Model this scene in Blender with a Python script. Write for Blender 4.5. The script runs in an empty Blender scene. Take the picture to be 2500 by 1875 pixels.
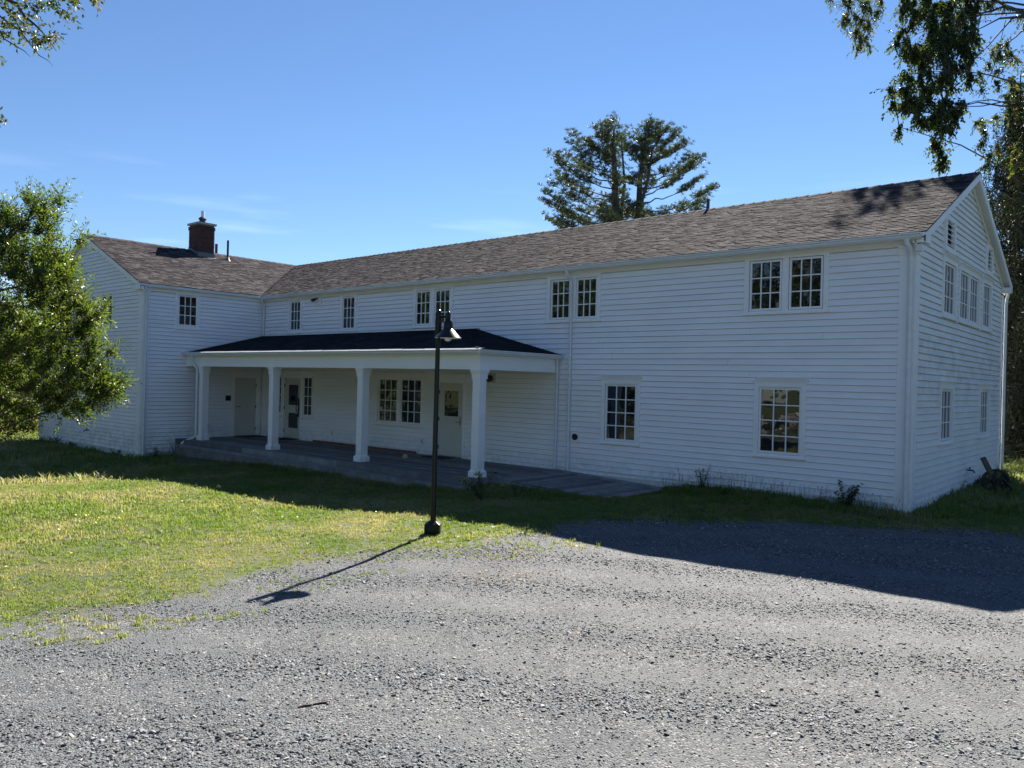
import bpy, bmesh, math, random
import numpy as np
from math import radians, sin, cos, pi, sqrt
from mathutils import Vector, Matrix

scene = bpy.context.scene
COL = scene.collection
random.seed(7)
RNG = np.random.default_rng(11)

# ------------------------------------------------------------------ camera
CX, CY, CZ = 3.74826, -15.23079, 2.15399
YAW, PIT, ROL, FPX = 40.94489, -0.11128, 1.44428, 1910.028      # FPX for a 2500 px wide picture
_y, _t, _r = radians(YAW), radians(PIT), radians(ROL)
FWD = np.array([-sin(_y)*cos(_t), cos(_y)*cos(_t), sin(_t)])
_right = np.array([cos(_y), sin(_y), 0.0])
_up = np.cross(_right, FWD)
RGT = cos(_r)*_right + sin(_r)*_up
UPV = -sin(_r)*_right + cos(_r)*_up
CAMP = np.array([CX, CY, CZ])
cam_data = bpy.data.cameras.new('camera')
cam = bpy.data.objects.new('camera', cam_data)
COL.objects.link(cam)
M = Matrix.Identity(4)
for i in range(3):
    M[i][0] = RGT[i]; M[i][1] = UPV[i]; M[i][2] = -FWD[i]; M[i][3] = CAMP[i]
cam.matrix_world = M
cam_data.sensor_width = 36.0
cam_data.lens = FPX/2500.0*36.0
cam_data.clip_start = 0.05
cam_data.clip_end = 2000
scene.camera = cam

# ------------------------------------------------------------------ sky, sun, exposure
KX, KY = 0.44, -1.18                        # a point 1 m up throws its shadow this far
SUN_EL = math.atan(1/math.hypot(KX, KY))
SUN_AZ = math.atan2(-KX, -KY)               # from +Y towards +X
world = bpy.data.worlds.new('World')
scene.world = world
world.use_nodes = True
wn = world.node_tree.nodes; wl = world.node_tree.links
wn.clear()
sky = wn.new('ShaderNodeTexSky'); sky.sky_type = 'NISHITA'
sky.sun_disc = False
sky.sun_elevation = SUN_EL
sky.sun_rotation = SUN_AZ
sky.altitude = 300; sky.air_density = 1.0; sky.dust_density = 0.0; sky.ozone_density = 3.0
bg = wn.new('ShaderNodeBackground'); bg.inputs['Strength'].default_value = 0.054
wo = wn.new('ShaderNodeOutputWorld')
# thin cirrus wisps low over the horizon
tc = wn.new('ShaderNodeTexCoord')
mp = wn.new('ShaderNodeMapping'); mp.inputs['Scale'].default_value = (3.0, 3.0, 26.0)
ns = wn.new('ShaderNodeTexNoise'); ns.inputs['Scale'].default_value = 1.6; ns.inputs['Detail'].default_value = 6
rp = wn.new('ShaderNodeValToRGB'); rp.color_ramp.elements[0].position = 0.54; rp.color_ramp.elements[1].position = 0.74
rp.color_ramp.elements[0].color = (0, 0, 0, 1); rp.color_ramp.elements[1].color = (1, 1, 1, 1)
sp = wn.new('ShaderNodeSeparateXYZ')
mr = wn.new('ShaderNodeMapRange'); mr.inputs['From Min'].default_value = 0.10; mr.inputs['From Max'].default_value = 0.26
mr.inputs['To Min'].default_value = 1.0; mr.inputs['To Max'].default_value = 0.0
mm = wn.new('ShaderNodeMath'); mm.operation = 'MULTIPLY'
mm2 = wn.new('ShaderNodeMath'); mm2.operation = 'MULTIPLY'; mm2.inputs[1].default_value = 0.5
mx = wn.new('ShaderNodeMixRGB'); mx.inputs[2].default_value = (9.0, 10.0, 11.0, 1)
wl.new(tc.outputs['Generated'], mp.inputs['Vector']); wl.new(mp.outputs[0], ns.inputs['Vector'])
wl.new(ns.outputs['Fac'], rp.inputs[0]); wl.new(tc.outputs['Generated'], sp.inputs[0])
wl.new(sp.outputs['Z'], mr.inputs['Value']); wl.new(rp.outputs[0], mm.inputs[0]); wl.new(mr.outputs[0], mm.inputs[1])
wl.new(mm.outputs[0], mm2.inputs[0]); wl.new(mm2.outputs[0], mx.inputs[0])
wl.new(sky.outputs[0], mx.inputs[1])
tn = wn.new('ShaderNodeMixRGB'); tn.blend_type = 'MULTIPLY'; tn.inputs[0].default_value = 1.0; tn.inputs[2].default_value = (0.63, 0.73, 0.85, 1)
wl.new(mx.outputs[0], tn.inputs[1]); wl.new(tn.outputs[0], bg.inputs['Color']); wl.new(bg.outputs[0], wo.inputs['Surface'])

sun_data = bpy.data.lights.new('sun', 'SUN')
sun_data.energy = 5.0; sun_data.angle = radians(0.53); sun_data.color = (1.0, 0.94, 0.84)
sun = bpy.data.objects.new('sun', sun_data)
COL.objects.link(sun)
sun.rotation_euler = Vector((-KX, -KY, 1.0)).to_track_quat('Z', 'Y').to_euler()
sun.location = (-20, 60, 40)

scene.view_settings.view_transform = 'Standard'
scene.view_settings.look = 'None'
scene.view_settings.gamma = 1.0
scene.view_settings.use_curve_mapping = False
scene.view_settings.exposure = 1.62
scene.render.engine = 'CYCLES'
scene.cycles.max_bounces = 6
scene.cycles.transparent_max_bounces = 6

# ------------------------------------------------------------------ helpers
def at(u, v, depth):
    """the world point seen at (u, v) of the 2500 px picture at a depth along the view axis"""
    return CAMP + depth*(FWD + RGT*(u-1250)/FPX - UPV*(v-937.5)/FPX)

def tag(o, label=None, cat=None, group=None, kind=None):
    if label: o['label'] = label
    if cat: o['category'] = cat
    if group: o['group'] = group
    if kind: o['kind'] = kind
    return o

def empty(name, loc, parent=None):
    o = bpy.data.objects.new(name, None); COL.objects.link(o)
    o.empty_display_size = 0.2
    o.location = loc
    if parent: o.parent = parent
    return o

def mesh_obj(name, verts, faces, mat, parent=None, smooth=False, loc=(0, 0, 0)):
    me = bpy.data.meshes.new(name)
    me.from_pydata([tuple(v) for v in verts], [], faces)
    if smooth:
        me.polygons.foreach_set('use_smooth', [True]*len(me.polygons))
    me.update()
    if mat: me.materials.append(mat)
    o = bpy.data.objects.new(name, me); COL.objects.link(o)
    o.location = loc
    if parent: o.parent = parent
    return o

def np_obj(name, V, F, mat, parent=None, smooth=False, attrs=None):
    """V (n,3), F (m,k) uniform face size"""
    V = np.asarray(V, dtype=np.float32); F = np.asarray(F, dtype=np.int32)
    me = bpy.data.meshes.new(name)
    k = F.shape[1]
    me.vertices.add(len(V)); me.vertices.foreach_set('co', V.ravel())
    me.loops.add(F.size); me.loops.foreach_set('vertex_index', F.ravel())
    me.polygons.add(len(F))
    me.polygons.foreach_set('loop_start', np.arange(0, F.size, k, dtype=np.int32))
    me.polygons.foreach_set('loop_total', np.full(len(F), k, dtype=np.int32))
    me.update(calc_edges=True)
    me.polygons.foreach_set('use_smooth', np.full(len(F), bool(smooth)))
    if attrs:
        for an, arr in attrs.items():
            a = me.attributes.new(an, 'FLOAT', 'POINT'); a.data.foreach_set('value', np.asarray(arr, dtype=np.float32))
    if mat: me.materials.append(mat)
    o = bpy.data.objects.new(name, me); COL.objects.link(o)
    if parent: o.parent = parent
    return o

def share(name, src, parent=None, loc=None):
    o = bpy.data.objects.new(name, src.data); COL.objects.link(o)
    if parent: o.parent = parent
    if loc is not None: o.location = loc
    return o

class MB:
    """collects boxes, prisms and tubes into one mesh"""
    def __init__(s): s.v = []; s.f = []
    def add(s, vs, fs):
        b = len(s.v); s.v += [tuple(v) for v in vs]; s.f += [tuple(i+b for i in f) for f in fs]; return s
    def box(s, x0, x1, y0, y1, z0, z1):
        return s.add([(x0,y0,z0),(x1,y0,z0),(x1,y1,z0),(x0,y1,z0),(x0,y0,z1),(x1,y0,z1),(x1,y1,z1),(x0,y1,z1)],
                     [(0,3,2,1),(4,5,6,7),(0,1,5,4),(1,2,6,5),(2,3,7,6),(3,0,4,7)])
    def boxm(s, f, h0, h1, o0, o1, z0, z1):
        """box in wall coordinates: h along, o outwards, z up, mapped by f"""
        vs = [(h0,o0,z0),(h1,o0,z0),(h1,o1,z0),(h0,o1,z0),(h0,o0,z1),(h1,o0,z1),(h1,o1,z1),(h0,o1,z1)]
        return s.add([f(*v) for v in vs], [(0,3,2,1),(4,5,6,7),(0,1,5,4),(1,2,6,5),(2,3,7,6),(3,0,4,7)])
    def prism(s, poly, d):
        """closed polygon of 3-D points extruded by vector d"""
        n = len(poly); d = Vector(d)
        vs = [Vector(p) for p in poly] + [Vector(p)+d for p in poly]
        fs = [tuple(range(n-1, -1, -1)), tuple(range(n, 2*n))] + [(i, (i+1) % n, n+(i+1) % n, n+i) for i in range(n)]
        return s.add(vs, fs)
    def tube(s, pts, rad, n=8, caps=True):
        pts = [Vector(p) for p in pts]
        if not hasattr(rad, '__len__'): rad = [rad]*len(pts)
        rings = []; up = None
        for i, p in enumerate(pts):
            d = (pts[min(i+1, len(pts)-1)] - pts[max(i-1, 0)]).normalized()
            if up is None: up = Vector((0, 0, 1)) if abs(d.z) < 0.9 else Vector((1, 0, 0))
            a = d.cross(up)
            if a.length < 1e-4: a = d.cross(Vector((0.3, 1, 0.2)))
            a.normalize(); b = d.cross(a).normalized(); up = -b if False else a.cross(d)
            rings.append([p + (a*cos(2*pi*k/n) + b*sin(2*pi*k/n))*rad[i] for k in range(n)])
        vs = [q for r_ in rings for q in r_]; fs = []
        for i in range(len(pts)-1):
            for k in range(n):
                k2 = (k+1) % n
                fs.append((i*n+k, i*n+k2, (i+1)*n+k2, (i+1)*n+k))
        if caps:
            fs.append(tuple(range(n-1, -1, -1))); fs.append(tuple((len(pts)-1)*n+k for k in range(n)))
        return s.add(vs, fs)
    def lathe(s, prof, c=(0, 0, 0), n=20):
        vs = []; fs = []
        for r_, z in prof:
            for k in range(n): vs.append((c[0]+r_*cos(2*pi*k/n), c[1]+r_*sin(2*pi*k/n), c[2]+z))
        for i in range(len(prof)-1):
            for k in range(n):
                k2 = (k+1) % n; fs.append((i*n+k, i*n+k2, (i+1)*n+k2, (i+1)*n+k))
        return s.add(vs, fs)
    def build(s, name, mat, parent=None, smooth=False, bevel=0, loc=(0, 0, 0)):
        o = mesh_obj(name, s.v, s.f, mat, parent, smooth, loc)
        bm = bmesh.new(); bm.from_mesh(o.data)
        bmesh.ops.recalc_face_normals(bm, faces=bm.faces)
        if bevel: bmesh.ops.bevel(bm, geom=bm.edges[:], offset=bevel, segments=1, affect='EDGES', clamp_overlap=True)
        bm.to_mesh(o.data); bm.free()
        if smooth:
            o.data.polygons.foreach_set('use_smooth', [True]*len(o.data.polygons))
            try: o.data.set_sharp_from_angle(angle=radians(40))
            except Exception: pass
        return o

# ------------------------------------------------------------------ materials
def newmat(name):
    m = bpy.data.materials.new(name); m.use_nodes = True
    nt = m.node_tree; b = nt.nodes['Principled BSDF']
    return m, nt.nodes, nt.links, b

def N(nodes, t, **kw):
    n = nodes.new(t)
    for k, v in kw.items():
        if k in n.inputs: n.inputs[k].default_value = v
        else: setattr(n, k, v)
    return n

def noise(nodes, links, vec, scale, detail=4, rough=0.6):
    n = N(nodes, 'ShaderNodeTexNoise', Scale=scale, Detail=detail, Roughness=rough)
    if vec is not None: links.new(vec, n.inputs['Vector'])
    return n.outputs['Fac']

def ramp(nodes, links, fac, stops):
    r_ = nodes.new('ShaderNodeValToRGB'); e = r_.color_ramp.elements
    while len(e) < len(stops): e.new(0.5)
    for i, (p, c) in enumerate(stops):
        e[i].position = p; e[i].color = (*c, 1) if len(c) == 3 else c
    if fac is not None: links.new(fac, r_.inputs[0])
    return r_.outputs[0]

def mixc(nodes, links, fac, a, b, mode='MIX'):
    m = nodes.new('ShaderNodeMixRGB'); m.blend_type = mode
    for i, x in ((0, fac), (1, a), (2, b)):
        if hasattr(x, 'links'): links.new(x, m.inputs[i])
        elif i == 0: m.inputs[0].default_value = x
        else: m.inputs[i].default_value = (*x, 1)
    return m.outputs[0]

def bump(nodes, links, h, strength, dist, b):
    n = N(nodes, 'ShaderNodeBump', Strength=strength, Distance=dist)
    links.new(h, n.inputs['Height']); links.new(n.outputs[0], b.inputs['Normal'])

def simple(name, col, rough=0.6, var=0.0, scale=6.0, metal=0.0, spec=0.5, bmp=0.0, stretch=None, perobj=0.0):
    m, nd, lk, b = newmat(name)
    b.inputs['Roughness'].default_value = rough
    b.inputs['Metallic'].default_value = metal
    b.inputs['Specular IOR Level'].default_value = spec
    geo = nd.new('ShaderNodeNewGeometry'); vec = geo.outputs['Position']
    if stretch:
        mpn = N(nd, 'ShaderNodeMapping'); mpn.inputs['Scale'].default_value = stretch
        lk.new(vec, mpn.inputs['Vector']); vec = mpn.outputs[0]
    f = noise(nd, lk, vec, scale)
    c = ramp(nd, lk, f, [(0.25, tuple(x*(1-var) for x in col)), (0.75, tuple(min(1, x*(1+var)) for x in col))])
    if perobj:
        oi = nd.new('ShaderNodeObjectInfo')
        d = ramp(nd, lk, oi.outputs['Random'], [(0, (1-perobj,)*3), (1, (1, 1, 1))])
        c = mixc(nd, lk, 1.0, c, d, 'MULTIPLY')
    lk.new(c, b.inputs['Base Color'])
    if bmp: bump(nd, lk, f, bmp, 0.01, b)
    return m

def paint_mat(name, col, dirt=0.12, grime=None):
    """old house paint: faint grain, weather stains, dust along the lowest boards"""
    m, nd, lk, b = newmat(name)
    b.inputs['Roughness'].default_value = 0.55; b.inputs['Specular IOR Level'].default_value = 0.3
    geo = nd.new('ShaderNodeNewGeometry'); P = geo.outputs['Position']
    mpn = N(nd, 'ShaderNodeMapping'); mpn.inputs['Scale'].default_value = (0.5, 0.5, 2.2); lk.new(P, mpn.inputs[0])
    f1 = noise(nd, lk, mpn.outputs[0], 1.3, 6, 0.65)
    c = ramp(nd, lk, f1, [(0.3, tuple(x*(1-dirt) for x in col)), (0.62, col)])
    mp2 = N(nd, 'ShaderNodeMapping'); mp2.inputs['Scale'].default_value = (1.2, 1.2, 30); lk.new(P, mp2.inputs[0])
    f2 = noise(nd, lk, mp2.outputs[0], 3.0, 3)
    c = mixc(nd, lk, 0.15, c, ramp(nd, lk, f2, [(0.3, (0.8, 0.8, 0.79)), (0.7, (1, 1, 1))]), 'MULTIPLY')
    f3 = noise(nd, lk, P, 30.0, 2)
    c = mixc(nd, lk, 0.25, c, ramp(nd, lk, f3, [(0.30, (0.72, 0.70, 0.66)), (0.36, (1, 1, 1))]), 'MULTIPLY')
    gs = N(nd, 'ShaderNodeSeparateXYZ'); lk.new(P, gs.inputs[0])
    ms_ = N(nd, 'ShaderNodeMapRange'); ms_.inputs['From Min'].default_value = 0.0; ms_.inputs['From Max'].default_value = 0.55; ms_.inputs['To Min'].default_value = .55; ms_.inputs['To Max'].default_value = 0
    lk.new(gs.outputs['Z'], ms_.inputs['Value'])
    c = mixc(nd, lk, mixc(nd, lk, 1.0, ms_.outputs[0], ramp(nd, lk, noise(nd, lk, P, 5.0, 6, .7), [(.42, (0, 0, 0)), (.62, (1, 1, 1))]), 'MULTIPLY'), c, (0.42, 0.43, 0.38))
    if grime:
        gx = N(nd, 'ShaderNodeSeparateXYZ'); lk.new(P, gx.inputs[0])
        r1 = ramp(nd, lk, None, [(0, (0, 0, 0)), (0.25, (1, 1, 1)), (0.6, (1, 1, 1)), (1, (0, 0, 0))])
        mrg = N(nd, 'ShaderNodeMapRange'); mrg.inputs['From Min'].default_value = 1.6; mrg.inputs['From Max'].default_value = 3.9
        lk.new(gx.outputs['Z'], mrg.inputs['Value']); lk.new(mrg.outputs[0], r1.node.inputs[0])
        mp4 = N(nd, 'ShaderNodeMapping'); mp4.inputs['Scale'].default_value = (1, 1.0, 1.6); lk.new(P, mp4.inputs[0])
        f4 = ramp(nd, lk, noise(nd, lk, mp4.outputs[0], 1.9, 7, 0.7), [(0.42, (0, 0, 0)), (0.68, (1, 1, 1))])
        g = mixc(nd, lk, 1.0, r1, f4, 'MULTIPLY')
        c = mixc(nd, lk, mixc(nd, lk, 1.0, g, (0.5, 0.5, 0.5), 'MULTIPLY'), c, grime)
    lk.new(c, b.inputs['Base Color'])
    bump(nd, lk, f2, 0.12, 0.004, b)
    return m

WHITE = paint_mat('white clapboard paint', (0.90, 0.905, 0.945), 0.08)
WHITE_G = paint_mat('white gable paint with grime', (0.88, 0.88, 0.88), 0.12, grime=(0.38, 0.39, 0.38))
TRIM = paint_mat('white trim paint', (0.91, 0.91, 0.92), 0.05)
DOORP = simple('door paint', (0.60, 0.60, 0.56), 0.45, 0.03, 2)
METALW = simple('white gutter metal', (0.72, 0.74, 0.76), 0.38, 0.09, 2.5, stretch=(1, 1, 4))
SKIRT = simple('weathered white skirt boards', (0.62, 0.63, 0.61), 0.7, 0.25, 5, bmp=0.3)
DARKM = simple('dark hardware metal', (0.05, 0.05, 0.055), 0.45, 0.2, 20, metal=0.6)
STEEL = simple('brushed steel', (0.30, 0.31, 0.32), 0.38, 0.2, 20, metal=0.9)
SLOT = simple('dark vent interior', (0.02, 0.02, 0.022), 0.8)
MAT_RUG = simple('dark rubber doormat', (0.018, 0.018, 0.02), 0.9, 0.3, 60, bmp=0.4)
CONC = simple('pale chimney cap concrete', (0.42, 0.42, 0.40), 0.8, 0.15, 9, bmp=0.2)
MORTAR = simple('grey mortar', (0.22, 0.20, 0.19), 0.9, 0.2, 20)
BRICK = simple('dark red brick', (0.105, 0.040, 0.034), 0.8, 0.3, 12, bmp=0.3, perobj=0.45)
LEAD = simple('lead flashing', (0.16, 0.17, 0.18), 0.5, 0.2, 6, metal=0.3)
PIPE = simple('black vent pipe', (0.03, 0.03, 0.03), 0.5, 0.2, 10)
PIPER = simple('rust brown vent pipe', (0.10, 0.06, 0.05), 0.7, 0.3, 12)
POLE = simple('black green lamp paint', (0.004, 0.007, 0.009), 0.30, 0.3, 30, spec=0.35)
SHADE_IN = simple('lamp shade white inside', (0.75, 0.75, 0.70), 0.4)
GLOBE = simple('milky lamp glass', (0.70, 0.70, 0.66), 0.25)
IRON = simple('black old iron', (0.018, 0.018, 0.020), 0.6, 0.5, 14, metal=0.3, bmp=0.4)
OLDWOOD = simple('old grey timber', (0.10, 0.09, 0.075), 0.8, 0.35, 14, stretch=(1, 1, 6), bmp=0.3)
REDWOOD = simple('reddish timber', (0.20, 0.085, 0.05), 0.75, 0.25, 10, stretch=(1, 8, 8))
STICK = simple('dead wood stick', (0.09, 0.06, 0.045), 0.85, 0.4, 30)
BARK = simple('grey brown bark', (0.065, 0.055, 0.048), 0.9, 0.4, 12, stretch=(1, 1, 0.3), bmp=0.5)
STONE_W = simple('field stone', (0.30, 0.29, 0.27), 0.85, 0.3, 3, bmp=0.4, perobj=0.4)
BIRCH = simple('pale birch bark', (0.70, 0.68, 0.64), 0.8, 0.2, 8, stretch=(1, 1, 5))

def deck_mat():
    m, nd, lk, b = newmat('grey weathered deck boards')
    b.inputs['Roughness'].default_value = 0.8
    geo = nd.new('ShaderNodeNewGeometry'); P = geo.outputs['Position']
    f = noise(nd, lk, P, 3.0, 8, 0.7)
    c = ramp(nd, lk, f, [(0.3, (0.15, 0.155, 0.165)), (0.7, (0.33, 0.33, 0.34))])
    oi = nd.new('ShaderNodeObjectInfo')
    c = mixc(nd, lk, 1.0, c, ramp(nd, lk, oi.outputs['Random'], [(0, (0.5, 0.5, 0.52)), (1, (1.1, 1.08, 1.05))]), 'MULTIPLY')
    f2 = noise(nd, lk, P, 40.0, 3)
    c = mixc(nd, lk, 0.4, c, ramp(nd, lk, f2, [(0.35, (0.6, 0.6, 0.6)), (0.6, (1, 1, 1))]), 'MULTIPLY')
    lk.new(c, b.inputs['Base Color']); bump(nd, lk, f2, 0.3, 0.005, b)
    return m
DECK = deck_mat()

def shingle_mat(name, a, b_, c_):
    m, nd, lk, b = newmat(name)
    b.inputs['Roughness'].default_value = 1.0; b.inputs['Specular IOR Level'].default_value = 0.05
    geo = nd.new('ShaderNodeNewGeometry'); P = geo.outputs['Position']
    at_ = nd.new('ShaderNodeAttribute'); at_.attribute_name = 'rnd'
    oi = nd.new('ShaderNodeObjectInfo')
    ad = N(nd, 'ShaderNodeMath', operation='ADD'); lk.new(at_.outputs['Fac'], ad.inputs[0]); lk.new(oi.outputs['Random'], ad.inputs[1])
    fr = N(nd, 'ShaderNodeMath', operation='FRACT'); lk.new(ad.outputs[0], fr.inputs[0])
    c = ramp(nd, lk, fr.outputs[0], [(0, a), (0.55, b_), (1, c_)])
    mps = N(nd, 'ShaderNodeMapping'); mps.inputs['Scale'].default_value = (1.6, .35, .35); lk.new(P, mps.inputs[0])
    f = noise(nd, lk, mps.outputs[0], 0.9, 6)
    c = mixc(nd, lk, 0.7, c, ramp(nd, lk, f, [(0.3, (0.58, 0.57, 0.56)), (0.7, (1.15, 1.12, 1.1))]), 'MULTIPLY')
    f2 = noise(nd, lk, P, 90.0, 2)
    c = mixc(nd, lk, 0.5, c, ramp(nd, lk, f2, [(0.3, (0.5, 0.5, 0.5)), (0.7, (1.2, 1.2, 1.2))]), 'MULTIPLY')
    f5 = noise(nd, lk, P, 5.0, 4)      # lichen and moss specks
    c = mixc(nd, lk, ramp(nd, lk, f5, [(0.66, (0, 0, 0)), (0.72, (0.6, 0.6, 0.6))]), c, (0.13, 0.13, 0.07))
    lk.new(c, b.inputs['Base Color']); bump(nd, lk, f2, 0.4, 0.004, b)
    return m
SHINGLE = shingle_mat('brown grey asphalt shingles', (0.030, 0.027, 0.030), (0.068, 0.061, 0.067), (0.118, 0.108, 0.116))
SHINGLE_P = shingle_mat('near black porch shingles', (0.014, 0.016, 0.020), (0.022, 0.024, 0.030), (0.032, 0.034, 0.040))

def glass_mat(name, col):
    m, nd, lk, b = newmat(name)
    b.inputs['Roughness'].default_value = 0.015
    b.inputs['Specular IOR Level'].default_value = 0.75
    b.inputs['IOR'].default_value = 1.55
    oi = nd.new('ShaderNodeObjectInfo')
    c = ramp(nd, lk, oi.outputs['Random'], [(0, tuple(x*0.6 for x in col)), (1, tuple(x*1.4 for x in col))])
    lk.new(c, b.inputs['Base Color'])
    geo = nd.new('ShaderNodeNewGeometry')
    f = noise(nd, lk, geo.outputs['Position'], 2.2, 2)
    bump(nd, lk, f, 0.10, 0.02, b)
    return m
GLASS = glass_mat('window glass over a dark room', (0.010, 0.012, 0.014))
GLASS_B = glass_mat('window glass over a dark blue blind', (0.014, 0.020, 0.040))

def leaf_mat(name, cols, trans=0.45, rough=0.4, clump=1.4, spec=0.5):
    m, nd, lk, b = newmat(name)
    b.inputs['Roughness'].default_value = rough; b.inputs['Specular IOR Level'].default_value = spec
    at_ = nd.new('ShaderNodeAttribute'); at_.attribute_name = 'rnd'
    geo = nd.new('ShaderNodeNewGeometry')
    c = ramp(nd, lk, at_.outputs['Fac'], [(i/(len(cols)-1), c_) for i, c_ in enumerate(cols)])
    f = noise(nd, lk, geo.outputs['Position'], clump, 2)
    c = mixc(nd, lk, 0.8, c, ramp(nd, lk, f, [(0.3, (0.6, 0.62, 0.6)), (0.7, (1.25, 1.25, 1.1))]), 'MULTIPLY')
    lk.new(c, b.inputs['Base Color'])
    tr = nd.new('ShaderNodeBsdfTranslucent')
    tcol = mixc(nd, lk, 1.0, c, (2.4, 2.3, 0.8), 'MULTIPLY')
    lk.new(tcol, tr.inputs['Color'])
    ms = nd.new('ShaderNodeMixShader'); ms.inputs[0].default_value = trans
    out = [n for n in nd if n.type == 'OUTPUT_MATERIAL'][0]
    lk.new(b.outputs[0], ms.inputs[1]); lk.new(tr.outputs[0], ms.inputs[2]); lk.new(ms.outputs[0], out.inputs['Surface'])
    return m
LEAF_A = leaf_mat('glossy narrow willow green leaves', [(0.040, 0.072, 0.024), (0.065, 0.105, 0.028), (0.11, 0.13, 0.035)], 0.45, 0.40, 1.5, 0.6)
LEAF_B = leaf_mat('vine and maple leaves', [(0.030, 0.055, 0.022), (0.042, 0.072, 0.025), (0.055, 0.085, 0.028), (0.085, 0.10, 0.030), (0.17, 0.11, 0.03)], 0.32, 0.4, 0.8)
LEAF_V = leaf_mat('dark massed vine leaves', [(0.022, 0.036, 0.017), (0.038, 0.058, 0.022), (0.085, 0.098, 0.030)], 0.45, 0.5, 0.8, 0.3)
LEAF_P = leaf_mat('pine needles', [(0.038, 0.058, 0.042), (0.055, 0.078, 0.052), (0.085, 0.098, 0.062)], 0.2, 0.5, 0.7, 0.4)
LEAF_S = leaf_mat('spruce needles', [(0.013, 0.020, 0.014), (0.020, 0.030, 0.018), (0.035, 0.042, 0.020)], 0.12, 0.6, 0.7, 0.3)
LEAF_D = leaf_mat('undergrowth leaves', [(0.020, 0.032, 0.012), (0.035, 0.050, 0.016), (0.075, 0.085, 0.025)], 0.35, 0.5, 0.8, 0.3)
LEAF_Y = leaf_mat('goldenrod yellow flowers', [(0.30, 0.22, 0.02), (0.45, 0.34, 0.03), (0.20, 0.20, 0.04)], 0.3, 0.6)
LEAF_W = leaf_mat('weed leaves', [(0.030, 0.045, 0.022), (0.045, 0.065, 0.025), (0.075, 0.085, 0.03)], 0.3, 0.5)
DRYLEAF = leaf_mat('dry fallen leaves', [(0.16, 0.075, 0.035), (0.25, 0.13, 0.06), (0.32, 0.20, 0.10)], 0.15, 0.7, 4.0)

# ------------------------------------------------------------------ terrain
CTRL = np.array([
 (0, 0, -.04), (2.56, -6.15, .0), (1.85, -6.18, -.01), (-.63, -6.23, -.06), (-1.56, -6.26, -.075), (-2.6, -6.26, -.08), (-3.45, -6.25, -.065), (-3.9, -6.23, -.04),
 (-4.85, -6.3, -.09), (-5.9, -6.33, -.12), (-6.75, -6.55, -.165), (-7.45, -6.62, -.21), (-9.2, -6.75, -.32), (-13.2, -6.77, -.33), (-16.2, -7.0, -.51), (-18.6, -7.1, -.66), (-18.65, -8.8, -.65),
 (-21.27, -4.26, -.53), (-30, -4.26, -.53), (-19, -3.6, -.40), (-13, -3.5, -.29), (-9, -3.5, -.25), (-7.4, -3.0, -.14), (-5.5, -2.6, -.12), (-7, -1.2, -.12), (-5.4, -.3, -.16), (-4.9, -1.2, -.13), (-3, -.1, .03), (-4.3, -.1, .0),
 (0, 8.4, .12), (0, 4, .02), (.6, 8.4, .12), (4, 3, .0), (8, -2, .08), (-4.65, -7.25, -.10), (-3.4, -11.0, -.08), (3.75, -15.2, .45), (0, -13.8, .22), (3, -10.5, .15), (-6, -13, -.1), (7, -12, .42),
 (-10, -12, -.2), (-18, -13, -.45), (-30, -10, -.7), (-34, 0, -.75), (0.5, 14, .2), (-34, 14, -.5), (-15, 14, -.1), (9, 14, .3)], float)

def _tps_fit(C, lam=0.02):
    n = len(C); X = C[:, :2]
    d = np.linalg.norm(X[:, None]-X[None], axis=2)
    K = np.where(d > 0, d*d*np.log(np.maximum(d, 1e-9)), 0.0) + lam*np.eye(n)*10
    P = np.c_[np.ones(n), X]
    A = np.zeros((n+3, n+3)); A[:n, :n] = K; A[:n, n:] = P; A[n:, :n] = P.T
    return np.linalg.solve(A, np.r_[C[:, 2], 0, 0, 0])
_TW = _tps_fit(CTRL)
def gz(x, y):
    x = np.atleast_1d(np.asarray(x, float)); y = np.atleast_1d(np.asarray(y, float))
    xc = np.clip(x, -34, 9); yc = np.clip(y, -16, 14)
    out = np.empty(x.shape); xr = xc.ravel(); yr = yc.ravel(); res = np.empty(len(xr))
    for s in range(0, len(xr), 20000):
        a = xr[s:s+20000]; b = yr[s:s+20000]
        d2 = (a[:, None]-CTRL[None, :, 0])**2 + (b[:, None]-CTRL[None, :, 1])**2
        K = 0.5*d2*np.log(np.maximum(d2, 1e-12))
        res[s:s+20000] = K@_TW[:len(CTRL)] + _TW[-3] + _TW[-2]*a + _TW[-1]*b
    return res.reshape(x.shape)
def gz1(x, y): return float(gz(x, y)[0])
def ground_at(u, v):
    d = FWD + RGT*(u-1250)/FPX - UPV*(v-937.5)/FPX
    z = 0.0
    for _ in range(25):
        t = (z-CZ)/d[2]; p = CAMP+d*t; z = 0.5*z + 0.5*gz1(p[0], p[1])
    return p

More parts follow.
